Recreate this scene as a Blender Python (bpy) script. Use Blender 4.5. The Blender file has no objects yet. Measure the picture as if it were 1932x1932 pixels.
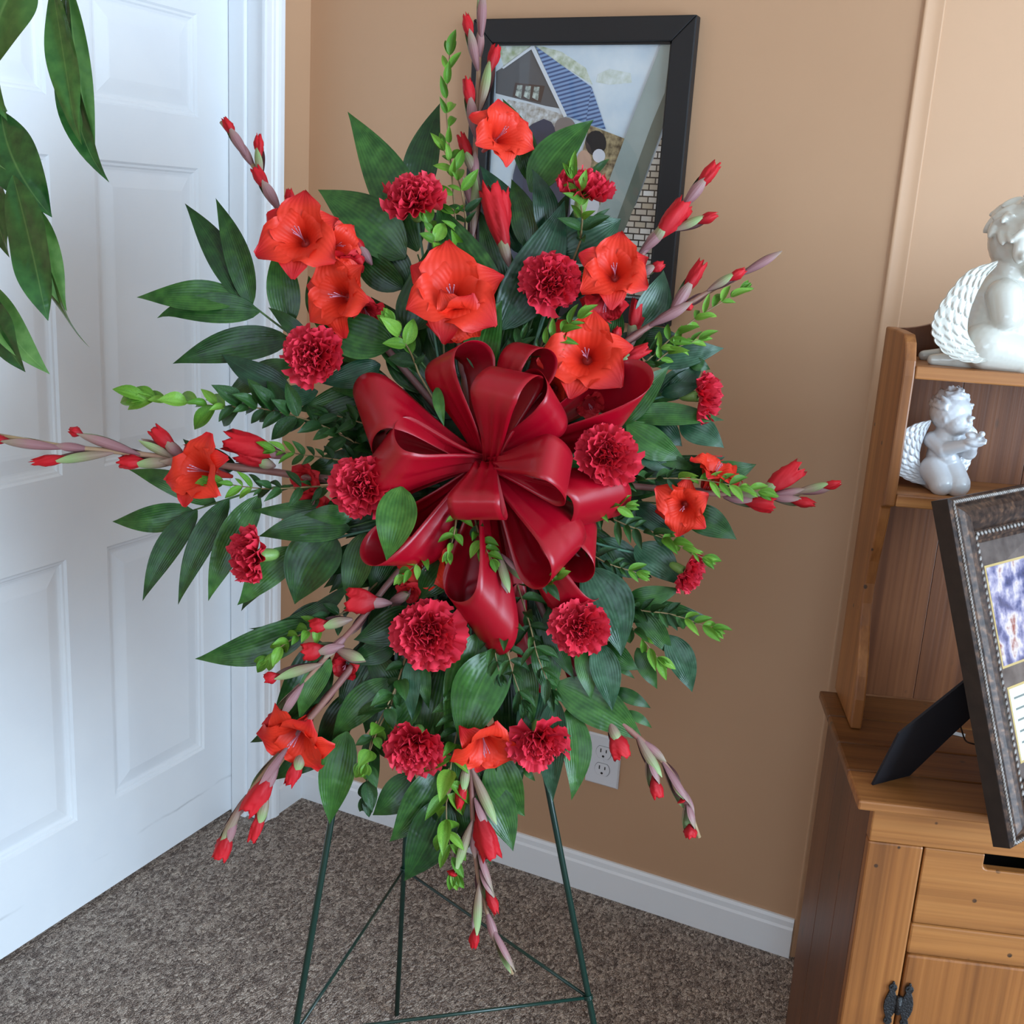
import bpy, math, random
from mathutils import Vector, Matrix
random.seed(7)
scn = bpy.context.scene
COL = scn.collection
# ------------------------------------------------------------------ camera
F_PX = 2125.44
CAM = Vector((1.51508, -2.06582, 1.41618))
RC = (Matrix.Rotation(math.radians(25.453), 3, 'Z') @ Matrix.Rotation(math.radians(75.301), 3, 'X')
      @ Matrix.Rotation(math.radians(3.524), 3, 'Z'))
cam_data = bpy.data.cameras.new('camera'); cam = bpy.data.objects.new('camera', cam_data); COL.objects.link(cam)
cam_data.sensor_width = 36; cam_data.lens = 36 * F_PX / 1932; cam_data.clip_start = 0.02
cam.matrix_world = Matrix.Translation(CAM) @ RC.to_4x4()
scn.camera = cam
# ------------------------------------------------------------------ light
vs = scn.view_settings
vs.view_transform = 'Standard'; vs.look = 'None'; vs.gamma = 1; vs.use_curve_mapping = False; vs.exposure = 0.42
scn.cycles.max_bounces = 7; scn.cycles.diffuse_bounces = 4; scn.cycles.glossy_bounces = 3; scn.cycles.transparent_max_bounces = 8
world = bpy.data.worlds.new('world'); scn.world = world; world.use_nodes = True
world.node_tree.nodes['Background'].inputs[0].default_value = (0.75, 0.86, 1.0, 1)
world.node_tree.nodes['Background'].inputs[1].default_value = 1.0
def window_light(name, loc, to, w, h, power, col):
    L = bpy.data.lights.new(name, 'AREA'); L.shape = 'RECTANGLE'; L.size = w; L.size_y = h; L.energy = power; L.color = col
    o = bpy.data.objects.new(name, L); COL.objects.link(o); o.location = loc
    o.rotation_euler = (Vector(to) - Vector(loc)).to_track_quat('-Z', 'Y').to_euler()
    return o
# daylight entering by the two windows of the room (their panes are built with the walls below)
window_light('daylight_side_window', (4.40, -1.55, 1.17), (3.4, -1.55, 1.17), 2.0, 2.1, 150, (0.59, 0.795, 1.0))
window_light('daylight_rear_window', (1.9, -4.90, 1.50), (1.9, -3.9, 1.42), 2.0, 1.4, 21, (0.59, 0.795, 1.0))

# ------------------------------------------------------------------ helpers
W = {}
CR, CU, CB = RC.col[0].copy(), RC.col[1].copy(), RC.col[2].copy()   # camera right, up, back
def ray(px, py): return RC @ Vector(((px - 966) / F_PX, (966 - py) / F_PX, -1.0))
def at(px, py, d): return CAM + ray(px, py) * d
def onplane(px, py, ax, val):
    d = ray(px, py); return CAM + d * ((val - CAM[ax]) / d[ax])
def place(o, world, parent):
    W[o] = world
    if parent is not None:
        o.parent = parent; o.matrix_basis = W[parent].inverted() @ world
    else: o.matrix_basis = world
    return o
def tag(o, label, cat, group=None):
    o['label'] = label; o['category'] = cat
    if group: o['group'] = group
    return o
def thing(name, loc, label, cat, group=None):
    o = bpy.data.objects.new(name, None); COL.objects.link(o); o.empty_display_size = 0.02
    place(o, Matrix.Translation(Vector(loc)), None); return tag(o, label, cat, group)
def mesh(name, V, Fc, m, uv=None, smooth=True):
    me = bpy.data.meshes.new(name); me.from_pydata([tuple(v) for v in V], [], Fc)
    if uv:
        l = me.uv_layers.new(name='UVMap'); d = l.data
        for p in me.polygons:
            for li in p.loop_indices: d[li].uv = uv[me.loops[li].vertex_index]
    if smooth: me.polygons.foreach_set('use_smooth', [True] * len(me.polygons))
    ms = m if isinstance(m, (list, tuple)) else [m]
    for x in ms: me.materials.append(x)
    return me
def obj(name, me, parent=None, world=None, label=None):
    o = bpy.data.objects.new(name, me); COL.objects.link(o)
    place(o, world if world is not None else Matrix.Identity(4), parent)
    if label: o['label'] = label
    return o
def wobj(name, V, Fc, m, parent=None, uv=None, smooth=True, label=None):
    """world-space vertices -> object whose origin sits at their mean"""
    c = sum((Vector(v) for v in V), Vector()) / len(V)
    return obj(name, mesh(name, [Vector(v) - c for v in V], Fc, m, uv, smooth), parent, Matrix.Translation(c), label)
def struct(o): o['kind'] = 'structure'; return o
BOXF = [(0, 3, 2, 1), (4, 5, 6, 7), (0, 1, 5, 4), (1, 2, 6, 5), (2, 3, 7, 6), (3, 0, 4, 7)]
def box_pts(lo, hi): 
    x0, y0, z0 = lo; x1, y1, z1 = hi
    return [(x0, y0, z0), (x1, y0, z0), (x1, y1, z0), (x0, y1, z0), (x0, y0, z1), (x1, y0, z1), (x1, y1, z1), (x0, y1, z1)]
def bevel(o, w, seg=2):
    b = o.modifiers.new('bevel', 'BEVEL'); b.width = w; b.segments = seg; b.limit_method = 'ANGLE'; b.angle_limit = 0.6
    return o
def box(name, lo, hi, m, parent=None, bev=0, tr=None, label=None):
    P = [Vector(p) for p in box_pts(lo, hi)]
    if tr: P = [tr(p) for p in P]
    o = wobj(name, P, BOXF, m, parent, smooth=False, label=label)
    if tr:   # keep the material's own axes aligned with the piece
        pass
    if bev: bevel(o, bev)
    return o
def prism(name, poly, d0, d1, mapf, m, parent=None, bev=0, label=None):
    """poly: list of (a,b); extruded from d0 to d1; mapf(a,b,d)->Vector"""
    n = len(poly); V = [mapf(a, b, d0) for a, b in poly] + [mapf(a, b, d1) for a, b in poly]
    Fc = [tuple(range(n - 1, -1, -1)), tuple(range(n, 2 * n))] + [(i, (i + 1) % n, n + (i + 1) % n, n + i) for i in range(n)]
    o = wobj(name, V, Fc, m, parent, smooth=False, label=label)
    if bev: bevel(o, bev)
    return o
def smooth_path(pts, n):
    """Catmull-Rom through pts, n samples"""
    pts = [Vector(p) for p in pts]
    if len(pts) == 2: return [pts[0].lerp(pts[1], i / (n - 1)) for i in range(n)]
    P = [pts[0] * 2 - pts[1]] + pts + [pts[-1] * 2 - pts[-2]]; out = []
    k = len(pts) - 1
    for i in range(n):
        u = i / (n - 1) * k; j = min(int(u), k - 1); t = u - j
        a, b, c, d = P[j], P[j + 1], P[j + 2], P[j + 3]
        out.append(0.5 * ((2 * b) + (c - a) * t + (2 * a - 5 * b + 4 * c - d) * t * t + (3 * b - a - 3 * c + d) * t ** 3))
    return out
def tube_geo(path, rad, sides=8):
    V, Fc = [], []; n = len(path); up = None
    for i, p in enumerate(path):
        t = (path[min(i + 1, n - 1)] - path[max(i - 1, 0)]).normalized()
        if up is None: up = t.orthogonal().normalized()
        up = (up - t * up.dot(t)).normalized(); s = t.cross(up)
        r = rad(i / (n - 1)) if callable(rad) else rad
        for k in range(sides):
            a = 2 * math.pi * k / sides; V.append(p + (up * math.cos(a) + s * math.sin(a)) * r)
    for i in range(n - 1):
        for k in range(sides):
            Fc.append((i * sides + k, i * sides + (k + 1) % sides, (i + 1) * sides + (k + 1) % sides, (i + 1) * sides + k))
    Fc.append(tuple(range(sides - 1, -1, -1))); Fc.append(tuple((n - 1) * sides + k for k in range(sides)))
    uv = [((k % sides) / sides, i / (n - 1)) for i in range(n) for k in range(sides)]
    return V, Fc, uv
def tube(name, path, rad, m, parent=None, sides=8, label=None):
    V, Fc, uv = tube_geo([Vector(p) for p in path], rad, sides)
    return wobj(name, V, Fc, m, parent, uv, label=label)
def frame_of(z, x=None):
    """rotation whose local Z points along z (and local X as close to x as possible)"""
    z = Vector(z).normalized(); x = Vector(x) if x is not None else z.orthogonal()
    x = (x - z * x.dot(z)); x = x.normalized() if x.length > 1e-6 else z.orthogonal().normalized()
    y = z.cross(x); return Matrix((x, y, z)).transposed().to_4x4()
def trs(p, R, s=(1, 1, 1)):
    return Matrix.Translation(Vector(p)) @ R @ Matrix.Diagonal((s[0], s[1], s[2], 1))

# ------------------------------------------------------------------ materials
def srgb(r, g, b):
    f = lambda c: (c / 255 / 12.92) if c / 255 <= 0.04045 else ((c / 255 + 0.055) / 1.055) ** 2.4
    return (f(r), f(g), f(b), 1)
class NT:
    def __init__(s, name):
        s.m = bpy.data.materials.new(name); s.m.use_nodes = True; s.t = s.m.node_tree; s.N = s.t.nodes
        s.b = s.N['Principled BSDF']
    def n(s, typ, **kw):
        x = s.N.new(typ)
        for k, v in kw.items():
            if k.startswith('i_'):
                key = k[2:]; key = int(key) if key.isdigit() else key
                x.inputs[key].default_value = v
            else: setattr(x, k, v)
        return x
    def l(s, a, ao, b, bi): s.t.links.new(a.outputs[ao], b.inputs[bi]); return s
    def set(s, **kw):
        for k, v in kw.items(): s.b.inputs[k.replace('_', ' ')].default_value = v
        return s
    def ramp(s, stops, interp='LINEAR'):
        r = s.n('ShaderNodeValToRGB'); r.color_ramp.interpolation = interp
        e = r.color_ramp.elements
        while len(e) < len(stops): e.new(0.5)
        for x, (p, c) in zip(e, stops): x.position = p; x.color = c
        return r
def plain(name, col, rough=0.5, **kw):
    t = NT(name); t.set(Base_Color=col, Roughness=rough)
    for k, v in kw.items(): t.b.inputs[k.replace('_', ' ')].default_value = v
    return t.m
def noisy(name, c0, c1, scale=8, rough=0.5, bump=0.0, bscale=60, detail=4, coord='Object', stretch=None, dist=0.002):
    t = NT(name); tc = t.n('ShaderNodeTexCoord'); src, so = tc, coord
    if stretch:
        mp = t.n('ShaderNodeMapping'); mp.inputs['Scale'].default_value = stretch; t.l(tc, coord, mp, 'Vector'); src, so = mp, 'Vector'
    nz = t.n('ShaderNodeTexNoise', i_Scale=scale, i_Detail=detail); t.l(src, so, nz, 'Vector')
    r = t.ramp([(0.3, c0), (0.7, c1)]); t.l(nz, 'Fac', r, 'Fac').l(r, 'Color', t.b, 'Base Color'); t.set(Roughness=rough)
    if bump:
        n2 = t.n('ShaderNodeTexNoise', i_Scale=bscale, i_Detail=3); t.l(src, so, n2, 'Vector')
        bp = t.n('ShaderNodeBump', i_Strength=bump, i_Distance=dist); t.l(n2, 'Fac', bp, 'Height').l(bp, 'Normal', t.b, 'Normal')
    return t.m
def wood(name, c_dark, c_mid, c_light, axis='Z', scale=1.0, rough=0.42, marks=True):
    """pine: grain lines running along the axis, with holes and dings"""
    t = NT(name); tc = t.n('ShaderNodeTexCoord'); oi = t.n('ShaderNodeObjectInfo')
    add = t.n('ShaderNodeVectorMath', operation='ADD'); mul = t.n('ShaderNodeVectorMath', operation='SCALE', i_Scale=3.0)
    cb = t.n('ShaderNodeCombineXYZ')
    for k in range(3): t.l(oi, 'Random', cb, k)
    t.l(cb, 0, mul, 0).l(tc, 'Object', add, 0).l(mul, 0, add, 1)
    st = {'X': (0.35, 9, 9), 'Y': (9, 0.35, 9), 'Z': (9, 9, 0.35)}[axis]
    mp = t.n('ShaderNodeMapping'); mp.inputs['Scale'].default_value = [s * scale for s in st]; t.l(add, 0, mp, 'Vector')
    n1 = t.n('ShaderNodeTexNoise', i_Scale=3.2, i_Detail=5, i_Distortion=0.6); t.l(mp, 'Vector', n1, 'Vector')
    st2 = {'X': (0.6, 60, 60), 'Y': (60, 0.6, 60), 'Z': (60, 60, 0.6)}[axis]
    mp2 = t.n('ShaderNodeMapping'); mp2.inputs['Scale'].default_value = [s * scale for s in st2]; t.l(add, 0, mp2, 'Vector')
    n2 = t.n('ShaderNodeTexNoise', i_Scale=3.0, i_Detail=2); t.l(mp2, 'Vector', n2, 'Vector')
    r = t.ramp([(0.2, c_dark), (0.5, c_mid), (0.8, c_light)]); t.l(n1, 'Fac', r, 'Fac')
    r2 = t.ramp([(0.35, (0.62, 0.55, 0.5, 1)), (0.6, (1, 1, 1, 1))]); t.l(n2, 'Fac', r2, 'Fac')
    mx = t.n('ShaderNodeMix', data_type='RGBA', blend_type='MULTIPLY'); mx.inputs[0].default_value = 0.5
    t.l(r, 'Color', mx, 6).l(r2, 'Color', mx, 7)
    last, lo = mx, 2
    if marks:
        vo = t.n('ShaderNodeTexVoronoi', i_Scale=34.0); t.l(add, 0, vo, 'Vector')
        n3 = t.n('ShaderNodeTexNoise', i_Scale=9.0); t.l(add, 0, n3, 'Vector')
        th = t.n('ShaderNodeMath', operation='MULTIPLY'); r4 = t.ramp([(0.56, (0, 0, 0, 1)), (0.62, (1, 1, 1, 1))]); t.l(n3, 'Fac', r4, 'Fac')
        r3 = t.ramp([(0.09, (1, 1, 1, 1)), (0.13, (0, 0, 0, 1))]); t.l(vo, 'Distance', r3, 'Fac')
        t.l(r3, 'Color', th, 0).l(r4, 'Color', th, 1)
        m2 = t.n('ShaderNodeMix', data_type='RGBA'); t.l(th, 0, m2, 0).l(mx, 2, m2, 6); m2.inputs[7].default_value = (0.02, 0.012, 0.008, 1)
        last = m2
        mpd = t.n('ShaderNodeMapping'); mpd.inputs['Scale'].default_value = (1, 1, 0.42); mpd.inputs['Rotation'].default_value = (0.5, 0.35, 0.3); t.l(add, 0, mpd, 'Vector')
        vd = t.n('ShaderNodeTexVoronoi', i_Scale=19.0); t.l(mpd, 'Vector', vd, 'Vector'); rd = t.ramp([(0.05, (1, 1, 1, 1)), (0.10, (0, 0, 0, 1))]); t.l(vd, 'Distance', rd, 'Fac')
        m2b = t.n('ShaderNodeMix', data_type='RGBA'); kd = t.n('ShaderNodeMath', operation='MULTIPLY', i_1=0.8); t.l(rd, 'Color', kd, 0).l(kd, 0, m2b, 0).l(m2, 2, m2b, 6); m2b.inputs[7].default_value = (0.05, 0.028, 0.016, 1); last = m2b
        wv = t.n('ShaderNodeTexNoise', i_Scale=2.2, i_Detail=3); t.l(add, 0, wv, 'Vector')
        r5 = t.ramp([(0.58, (1, 1, 1, 1)), (0.72, (0.5, 0.4, 0.38, 1))]); t.l(wv, 'Fac', r5, 'Fac')
        m3 = t.n('ShaderNodeMix', data_type='RGBA', blend_type='MULTIPLY'); m3.inputs[0].default_value = 0.8
        t.l(last, 2, m3, 6).l(r5, 'Color', m3, 7); last = m3
    t.l(last, 2, t.b, 'Base Color'); t.set(Roughness=rough)
    bp = t.n('ShaderNodeBump', i_Strength=0.25, i_Distance=0.001); t.l(n2, 'Fac', bp, 'Height').l(bp, 'Normal', t.b, 'Normal')
    return t.m
# ------------------------------------------------------------------ the room
def carpet_mat():
    t = NT('carpet_loop_pile'); tc = t.n('ShaderNodeTexCoord')
    mp = t.n('ShaderNodeMapping'); mp.inputs['Scale'].default_value = (1.0, 0.62, 1); mp.inputs['Rotation'].default_value = (0, 0, 0.5)
    t.l(tc, 'Object', mp, 'Vector')
    nd = t.n('ShaderNodeTexNoise', i_Scale=90.0, i_Detail=2); t.l(mp, 'Vector', nd, 'Vector')
    ad = t.n('ShaderNodeVectorMath', operation='MULTIPLY_ADD'); ad.inputs[1].default_value = (0.012, 0.012, 0)
    t.l(nd, 'Color', ad, 0).l(mp, 'Vector', ad, 2)
    v = t.n('ShaderNodeTexVoronoi', i_Scale=225.0); t.l(ad, 0, v, 'Vector')
    n1 = t.n('ShaderNodeTexNoise', i_Scale=520.0, i_Detail=2); t.l(tc, 'Object', n1, 'Vector')
    n2 = t.n('ShaderNodeTexNoise', i_Scale=26.0, i_Detail=3); t.l(tc, 'Object', n2, 'Vector')
    sep = t.n('ShaderNodeSeparateColor'); t.l(v, 'Color', sep, 'Color')
    m = t.n('ShaderNodeMath', operation='ADD'); cs = t.n('ShaderNodeMath', operation='MULTIPLY_ADD', i_1=0.5, i_2=0.22); t.l(sep, 'Red', cs, 0).l(cs, 0, m, 0)
    k = t.n('ShaderNodeMath', operation='MULTIPLY_ADD', i_1=2.1, i_2=-1.05); t.l(n1, 'Fac', k, 0).l(k, 0, m, 1)
    r = t.ramp([(0.02, srgb(70, 60, 57)), (0.3, srgb(124, 110, 102)), (0.55, srgb(168, 152, 140)), (0.85, srgb(228, 214, 200))]); t.l(m, 0, r, 'Fac')
    r2 = t.ramp([(0.3, (0.78, 0.76, 0.76, 1)), (0.7, (1.1, 1.08, 1.05, 1))]); t.l(n2, 'Fac', r2, 'Fac')
    mx = t.n('ShaderNodeMix', data_type='RGBA', blend_type='MULTIPLY'); mx.inputs[0].default_value = 1
    t.l(r, 'Color', mx, 6).l(r2, 'Color', mx, 7).l(mx, 2, t.b, 'Base Color'); t.set(Roughness=0.95)
    t.b.inputs['Specular IOR Level'].default_value = 0.1
    iv = t.n('ShaderNodeMath', operation='SUBTRACT', i_0=1.0); t.l(v, 'Distance', iv, 1)
    bp = t.n('ShaderNodeBump', i_Strength=1.0, i_Distance=0.006); t.l(iv, 0, bp, 'Height').l(bp, 'Normal', t.b, 'Normal')
    return t.m
M_CARPET = carpet_mat()
M_WALL = noisy('tan_wall_paint', srgb(196, 154, 119), srgb(200, 158, 123), scale=3, rough=0.55, bump=0.05, bscale=240, dist=0.001)
M_WHITE = noisy('white_trim_paint', srgb(243, 245, 248), srgb(247, 248, 250), scale=6, rough=0.38, bump=0.03, bscale=120, dist=0.001)
M_CEIL = plain('ceiling_white', srgb(238, 236, 230), 0.9)
def door_mat():
    t = NT('white_moulded_door'); tc = t.n('ShaderNodeTexCoord')
    mp = t.n('ShaderNodeMapping'); mp.inputs['Scale'].default_value = (1, 3, 130); t.l(tc, 'Object', mp, 'Vector')
    n = t.n('ShaderNodeTexNoise', i_Scale=2.0, i_Detail=2, i_Distortion=0.3); t.l(mp, 'Vector', n, 'Vector')
    bp = t.n('ShaderNodeBump', i_Strength=0.18, i_Distance=0.0008); t.l(n, 'Fac', bp, 'Height').l(bp, 'Normal', t.b, 'Normal')
    n3 = t.n('ShaderNodeTexNoise', i_Scale=5.0, i_Detail=6); t.l(tc, 'Object', n3, 'Vector')
    r = t.ramp([(0.3, srgb(240, 243, 247)), (0.7, srgb(246, 248, 250))]); t.l(n3, 'Fac', r, 'Fac')
    ge = t.n('ShaderNodeNewGeometry'); sz = t.n('ShaderNodeSeparateXYZ'); t.l(ge, 'Position', sz, 0)     # scuff line left by something dragged along the bottom rail
    n4 = t.n('ShaderNodeTexNoise', i_Scale=7.0, i_Detail=3); t.l(tc, 'Object', n4, 'Vector')
    zz = t.n('ShaderNodeMath', operation='MULTIPLY_ADD', i_1=0.03, i_2=0.083); t.l(n4, 'Fac', zz, 0)
    df = t.n('ShaderNodeMath', operation='SUBTRACT'); t.l(sz, 'Z', df, 0).l(zz, 0, df, 1); ab = t.n('ShaderNodeMath', operation='ABSOLUTE'); t.l(df, 0, ab, 0)
    rm = t.ramp([(0.0006, (1, 1, 1, 1)), (0.0016, (0, 0, 0, 1))]); t.l(ab, 0, rm, 'Fac')
    mx = t.n('ShaderNodeMix', data_type='RGBA'); k4 = t.n('ShaderNodeMath', operation='MULTIPLY'); rb = t.ramp([(0.45, (0, 0, 0, 1)), (0.62, (0.5, 0.5, 0.5, 1))]); t.l(n3, 'Fac', rb, 'Fac').l(rb, 'Color', k4, 1).l(rm, 'Color', k4, 0).l(k4, 0, mx, 0).l(r, 'Color', mx, 6); mx.inputs[7].default_value = srgb(150, 150, 152)
    t.l(mx, 2, t.b, 'Base Color')
    t.set(Roughness=0.36); return t.m
M_DOOR = door_mat()
XR, YR, ZC = 4.5, -5.0, 2.35
ANG = math.radians(19.4)
WX = 1.222
struct(wobj('floor', [(-0.13, YR, 0), (XR, YR, 0), (XR, 1.3, 0), (-0.13, 1.3, 0)], [(0, 1, 2, 3)], M_CARPET, smooth=False))
struct(wobj('ceiling', [(-0.13, YR, ZC), (-0.13, 1.3, ZC), (XR, 1.3, ZC), (XR, YR, ZC)], [(0, 1, 2, 3)], M_CEIL, smooth=False))
struct(box('wall_back', (-0.13, 0, 0), (WX, 0.1, ZC), M_WALL))
ex = XR - WX; ey = ex * math.tan(ANG); nx, ny = -math.sin(ANG) * 0.1, math.cos(ANG) * 0.1
wq = [(WX, 0.0), (XR, ey), (XR + nx, ey + ny), (WX + nx, ny)]
struct(wobj('wall_corner', [(x, y, z) for z in (0, ZC) for x, y in wq], BOXF, M_WALL, smooth=False))
# rounded bead on the outside corner
def corner_bead():
    u = Vector((math.cos(ANG), math.sin(ANG), 0)); nb = Vector((0, -1, 0)); nw = Vector((math.sin(ANG), -math.cos(ANG), 0))
    c0 = Vector((WX, 0, 0)); prof = [c0 + Vector((-0.006, 0.001, 0)), c0 + Vector((-0.004, -0.0035, 0)), c0 + Vector((-0.001, -0.0042, 0)), c0 + Vector((0.002, -0.002, 0)),
        c0 + u * 0.012 + nw * 0.0012, c0 + u * 0.020 + nw * 0.0008, c0 + u * 0.0255 + nw * 0.0022, c0 + u * 0.0275 + nw * 0.0022, c0 + u * 0.0295 - nw * 0.001]
    V = [p + Vector((0, 0, z)) for z in (0.0, ZC) for p in prof]; n = len(prof)
    return struct(wobj('trim_1', V, [(i, i + 1, n + i + 1, n + i) for i in range(n - 1)], M_WALL))
corner_bead()
# left wall, with the doorway
DY0, DY1, DZ = -0.15, -1.0, 1.885
for nm, lo, hi in (('wall_left', (-0.115, DY0 + 0.02, 0), (0, 0, ZC)), ('wall_left_far', (-0.115, YR, 0), (0, DY1 - 0.02, ZC)), ('wall_left_over', (-0.115, DY1 - 0.02, DZ + 0.02), (0, DY0 + 0.02, ZC))):
    struct(box(nm, lo, hi, M_WALL))
# jamb, stop and casing
jb = struct(box('trim_2', (-0.115, DY0, 0), (0.001, DY0 + 0.02, DZ), M_WHITE, bev=0.002))
box('stop', (-0.083, DY0 - 0.011, 0), (-0.042, DY0, DZ), M_WHITE, jb, bev=0.003)
box('far_jamb', (-0.115, DY1 - 0.02, 0), (0.001, DY1, DZ), M_WHITE, jb)
box('head_jamb', (-0.115, DY1 - 0.02, DZ), (0.001, DY0 + 0.02, DZ + 0.02), M_WHITE, jb)
def casing(name, y0, sgn):
    prof = [(0, 0.0), (0.006, 0.0), (0.0095, 0.003), (0.0095, 0.018), (0.0115, 0.021), (0.0115, 0.026), (0.0105, 0.029), (0.014, 0.034), (0.016, 0.040), (0.016, 0.052), (0.012, 0.056), (0, 0.056)]
    V = [(x, y0 + sgn * d, z) for z in (0, DZ + 0.05) for x, d in prof]; n = len(prof)
    return struct(wobj(name, V, [(i, (i + 1) % n, n + (i + 1) % n, n + i) for i in range(n)], M_WHITE, smooth=False))
casing('trim_3', DY0 - 0.008, 1); casing('trim_4', DY1 + 0.008, -1)
# six-panel door, set back in the doorway
def build_door():
    X = -0.084; ys = [DY0, -0.25, -0.52, -0.62, -0.89, DY1]; zs = [0.012, 0.207, 0.75, 0.91, 1.47, 1.566, 1.755, 1.88]
    V = [(X, y, z) for z in zs for y in ys]; ny_ = len(ys); Fc = []
    for k in range(len(zs) - 1):
        for i in range(ny_ - 1):
            if i in (1, 3) and k in (1, 3, 5): continue
            a = k * ny_ + i; Fc.append((a, a + ny_, a + ny_ + 1, a + 1))
    b = len(V); V += [(X - 0.036, y, z) for z in (zs[0], zs[-1]) for y in (ys[0], ys[-1])]
    c = [0, ny_ - 1, (len(zs) - 1) * ny_, len(zs) * ny_ - 1]
    Fc += [(b, b + 1, b + 3, b + 2)]
    Fc += [tuple([b, b + 1] + [i for i in range(ny_ - 1, -1, -1)]), tuple([b + 3, b + 2] + [c[2] + i for i in range(ny_)])]
    Fc += [tuple([b + 2, b] + [k * ny_ for k in range(len(zs))]), tuple([b + 1, b + 3] + [k * ny_ + ny_ - 1 for k in range(len(zs) - 1, -1, -1)])]
    d = struct(wobj('door_1', V, Fc, M_DOOR, smooth=False))
    rings = [(0, 0), (0.004, -0.004), (0.008, -0.0045), (0.011, -0.0075), (0.016, -0.009), (0.019, -0.009), (0.043, -0.0035), (0.046, -0.003)]
    for y0, y1 in ((ys[2], ys[1]), (ys[4], ys[3])):
        for z0, z1 in ((zs[1], zs[2]), (zs[3], zs[4]), (zs[5], zs[6])):
            P, Q = [], []
            for r, dx in rings: P += [(X + dx, y0 + r, z0 + r), (X + dx, y1 - r, z0 + r), (X + dx, y1 - r, z1 - r), (X + dx, y0 + r, z1 - r)]
            for k in range(len(rings) - 1):
                for i in range(4): a = 4 * k + i; e = 4 * k + (i + 1) % 4; Q.append((a, e, e + 4, a + 4))
            k = 4 * (len(rings) - 1); Q.append((k, k + 1, k + 2, k + 3))
            wobj('panel', P, Q, M_DOOR, d, smooth=False)
build_door()
# baseboards
def baseboard(name, p0, p1, nrm, h=0.085, th=0.012):
    p0, p1, nrm = Vector(p0), Vector(p1), Vector(nrm); Z = Vector((0, 0, 1))
    prof = [(0, 0), (th, 0), (th, h * 0.74), (th * 0.75, h * 0.80), (th * 0.7, h * 0.93), (th * 0.45, h), (0, h)]
    V = [p + nrm * a + Z * b for p in (p0, p1) for a, b in prof]; n = len(prof)
    Fc = [(i, (i + 1) % n, n + (i + 1) % n, n + i) for i in range(n)] + [tuple(range(n)), tuple(range(2 * n - 1, n - 1, -1))]
    return struct(wobj(name, V, Fc, M_WHITE, smooth=False))
baseboard('baseboard_back', (0, 0, 0), (WX - 0.005, 0, 0), (0, -1, 0))
baseboard('baseboard_left', (0, 0, 0), (0, DY0 + 0.05, 0), (1, 0, 0))
baseboard('baseboard_corner', (WX + 0.02, 0.007, 0), (XR, ey, 0), (math.sin(ANG), -math.cos(ANG), 0))
# right and rear walls with their windows (behind the camera; the daylight comes in here)
def wall_with_window(name, wname, org, ax, L, a0, a1, z0, z1, nrm):
    org, ax, nrm = Vector(org), Vector(ax), Vector(nrm); Z = Vector((0, 0, 1))
    xs = [0, a0, a1, L]; zs = [0, z0, z1, ZC]; V = [org + ax * x + Z * z for z in zs for x in xs]
    Fc = [(k * 4 + i, k * 4 + i + 1, k * 4 + i + 5, k * 4 + i + 4) for k in range(3) for i in range(3) if not (k == 1 and i == 1)]
    struct(wobj(name, V, Fc, M_WALL, smooth=False))
    def bar(n, A, B, C, D, par): 
        P = [org + ax * a + Z * b + nrm * c for c in (-0.06, 0.02) for a, b in ((A, C), (B, C), (B, D), (A, D))]
        return wobj(n, P, BOXF, M_WHITE, par, smooth=False)
    w = struct(bar(wname, a0 - 0.06, a1 + 0.06, z0 - 0.07, z0, None))
    bar('window_head', a0 - 0.06, a1 + 0.06, z1, z1 + 0.06, w)
    for x in (a0 - 0.06, a1): bar('window_jamb', x, x + 0.06, z0, z1, w)
    bar('mullion', (a0 + a1) / 2 - 0.025, (a0 + a1) / 2 + 0.025, z0, z1, w)
wall_with_window('wall_right', 'window_1', (XR, YR, 0), (0, 1, 0), 6.3, 2.4, 4.5, 0.10, 2.26, (-1, 0, 0))
wall_with_window('wall_rear', 'window_2', (-0.13, YR, 0), (1, 0, 0), 4.63, 0.98, 3.08, 0.75, 2.25, (0, 1, 0))

def glass_mat(name):
    t = NT(name); t.N.remove(t.b); out = t.N['Material Output']
    tr = t.n('ShaderNodeBsdfTransparent'); gl = t.n('ShaderNodeBsdfGlossy', i_Roughness=0.02); lw = t.n('ShaderNodeLayerWeight', i_Blend=0.5); pw = t.n('ShaderNodeMath', operation='POWER', i_1=4.0); t.l(lw, 'Facing', pw, 0); fr = t.n('ShaderNodeMath', operation='MULTIPLY_ADD', i_1=0.6, i_2=0.04); t.l(pw, 0, fr, 0); mx = t.n('ShaderNodeMixShader')
    t.l(fr, 0, mx, 0).l(tr, 0, mx, 1).l(gl, 0, mx, 2).l(mx, 0, out, 'Surface'); return t.m
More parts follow.
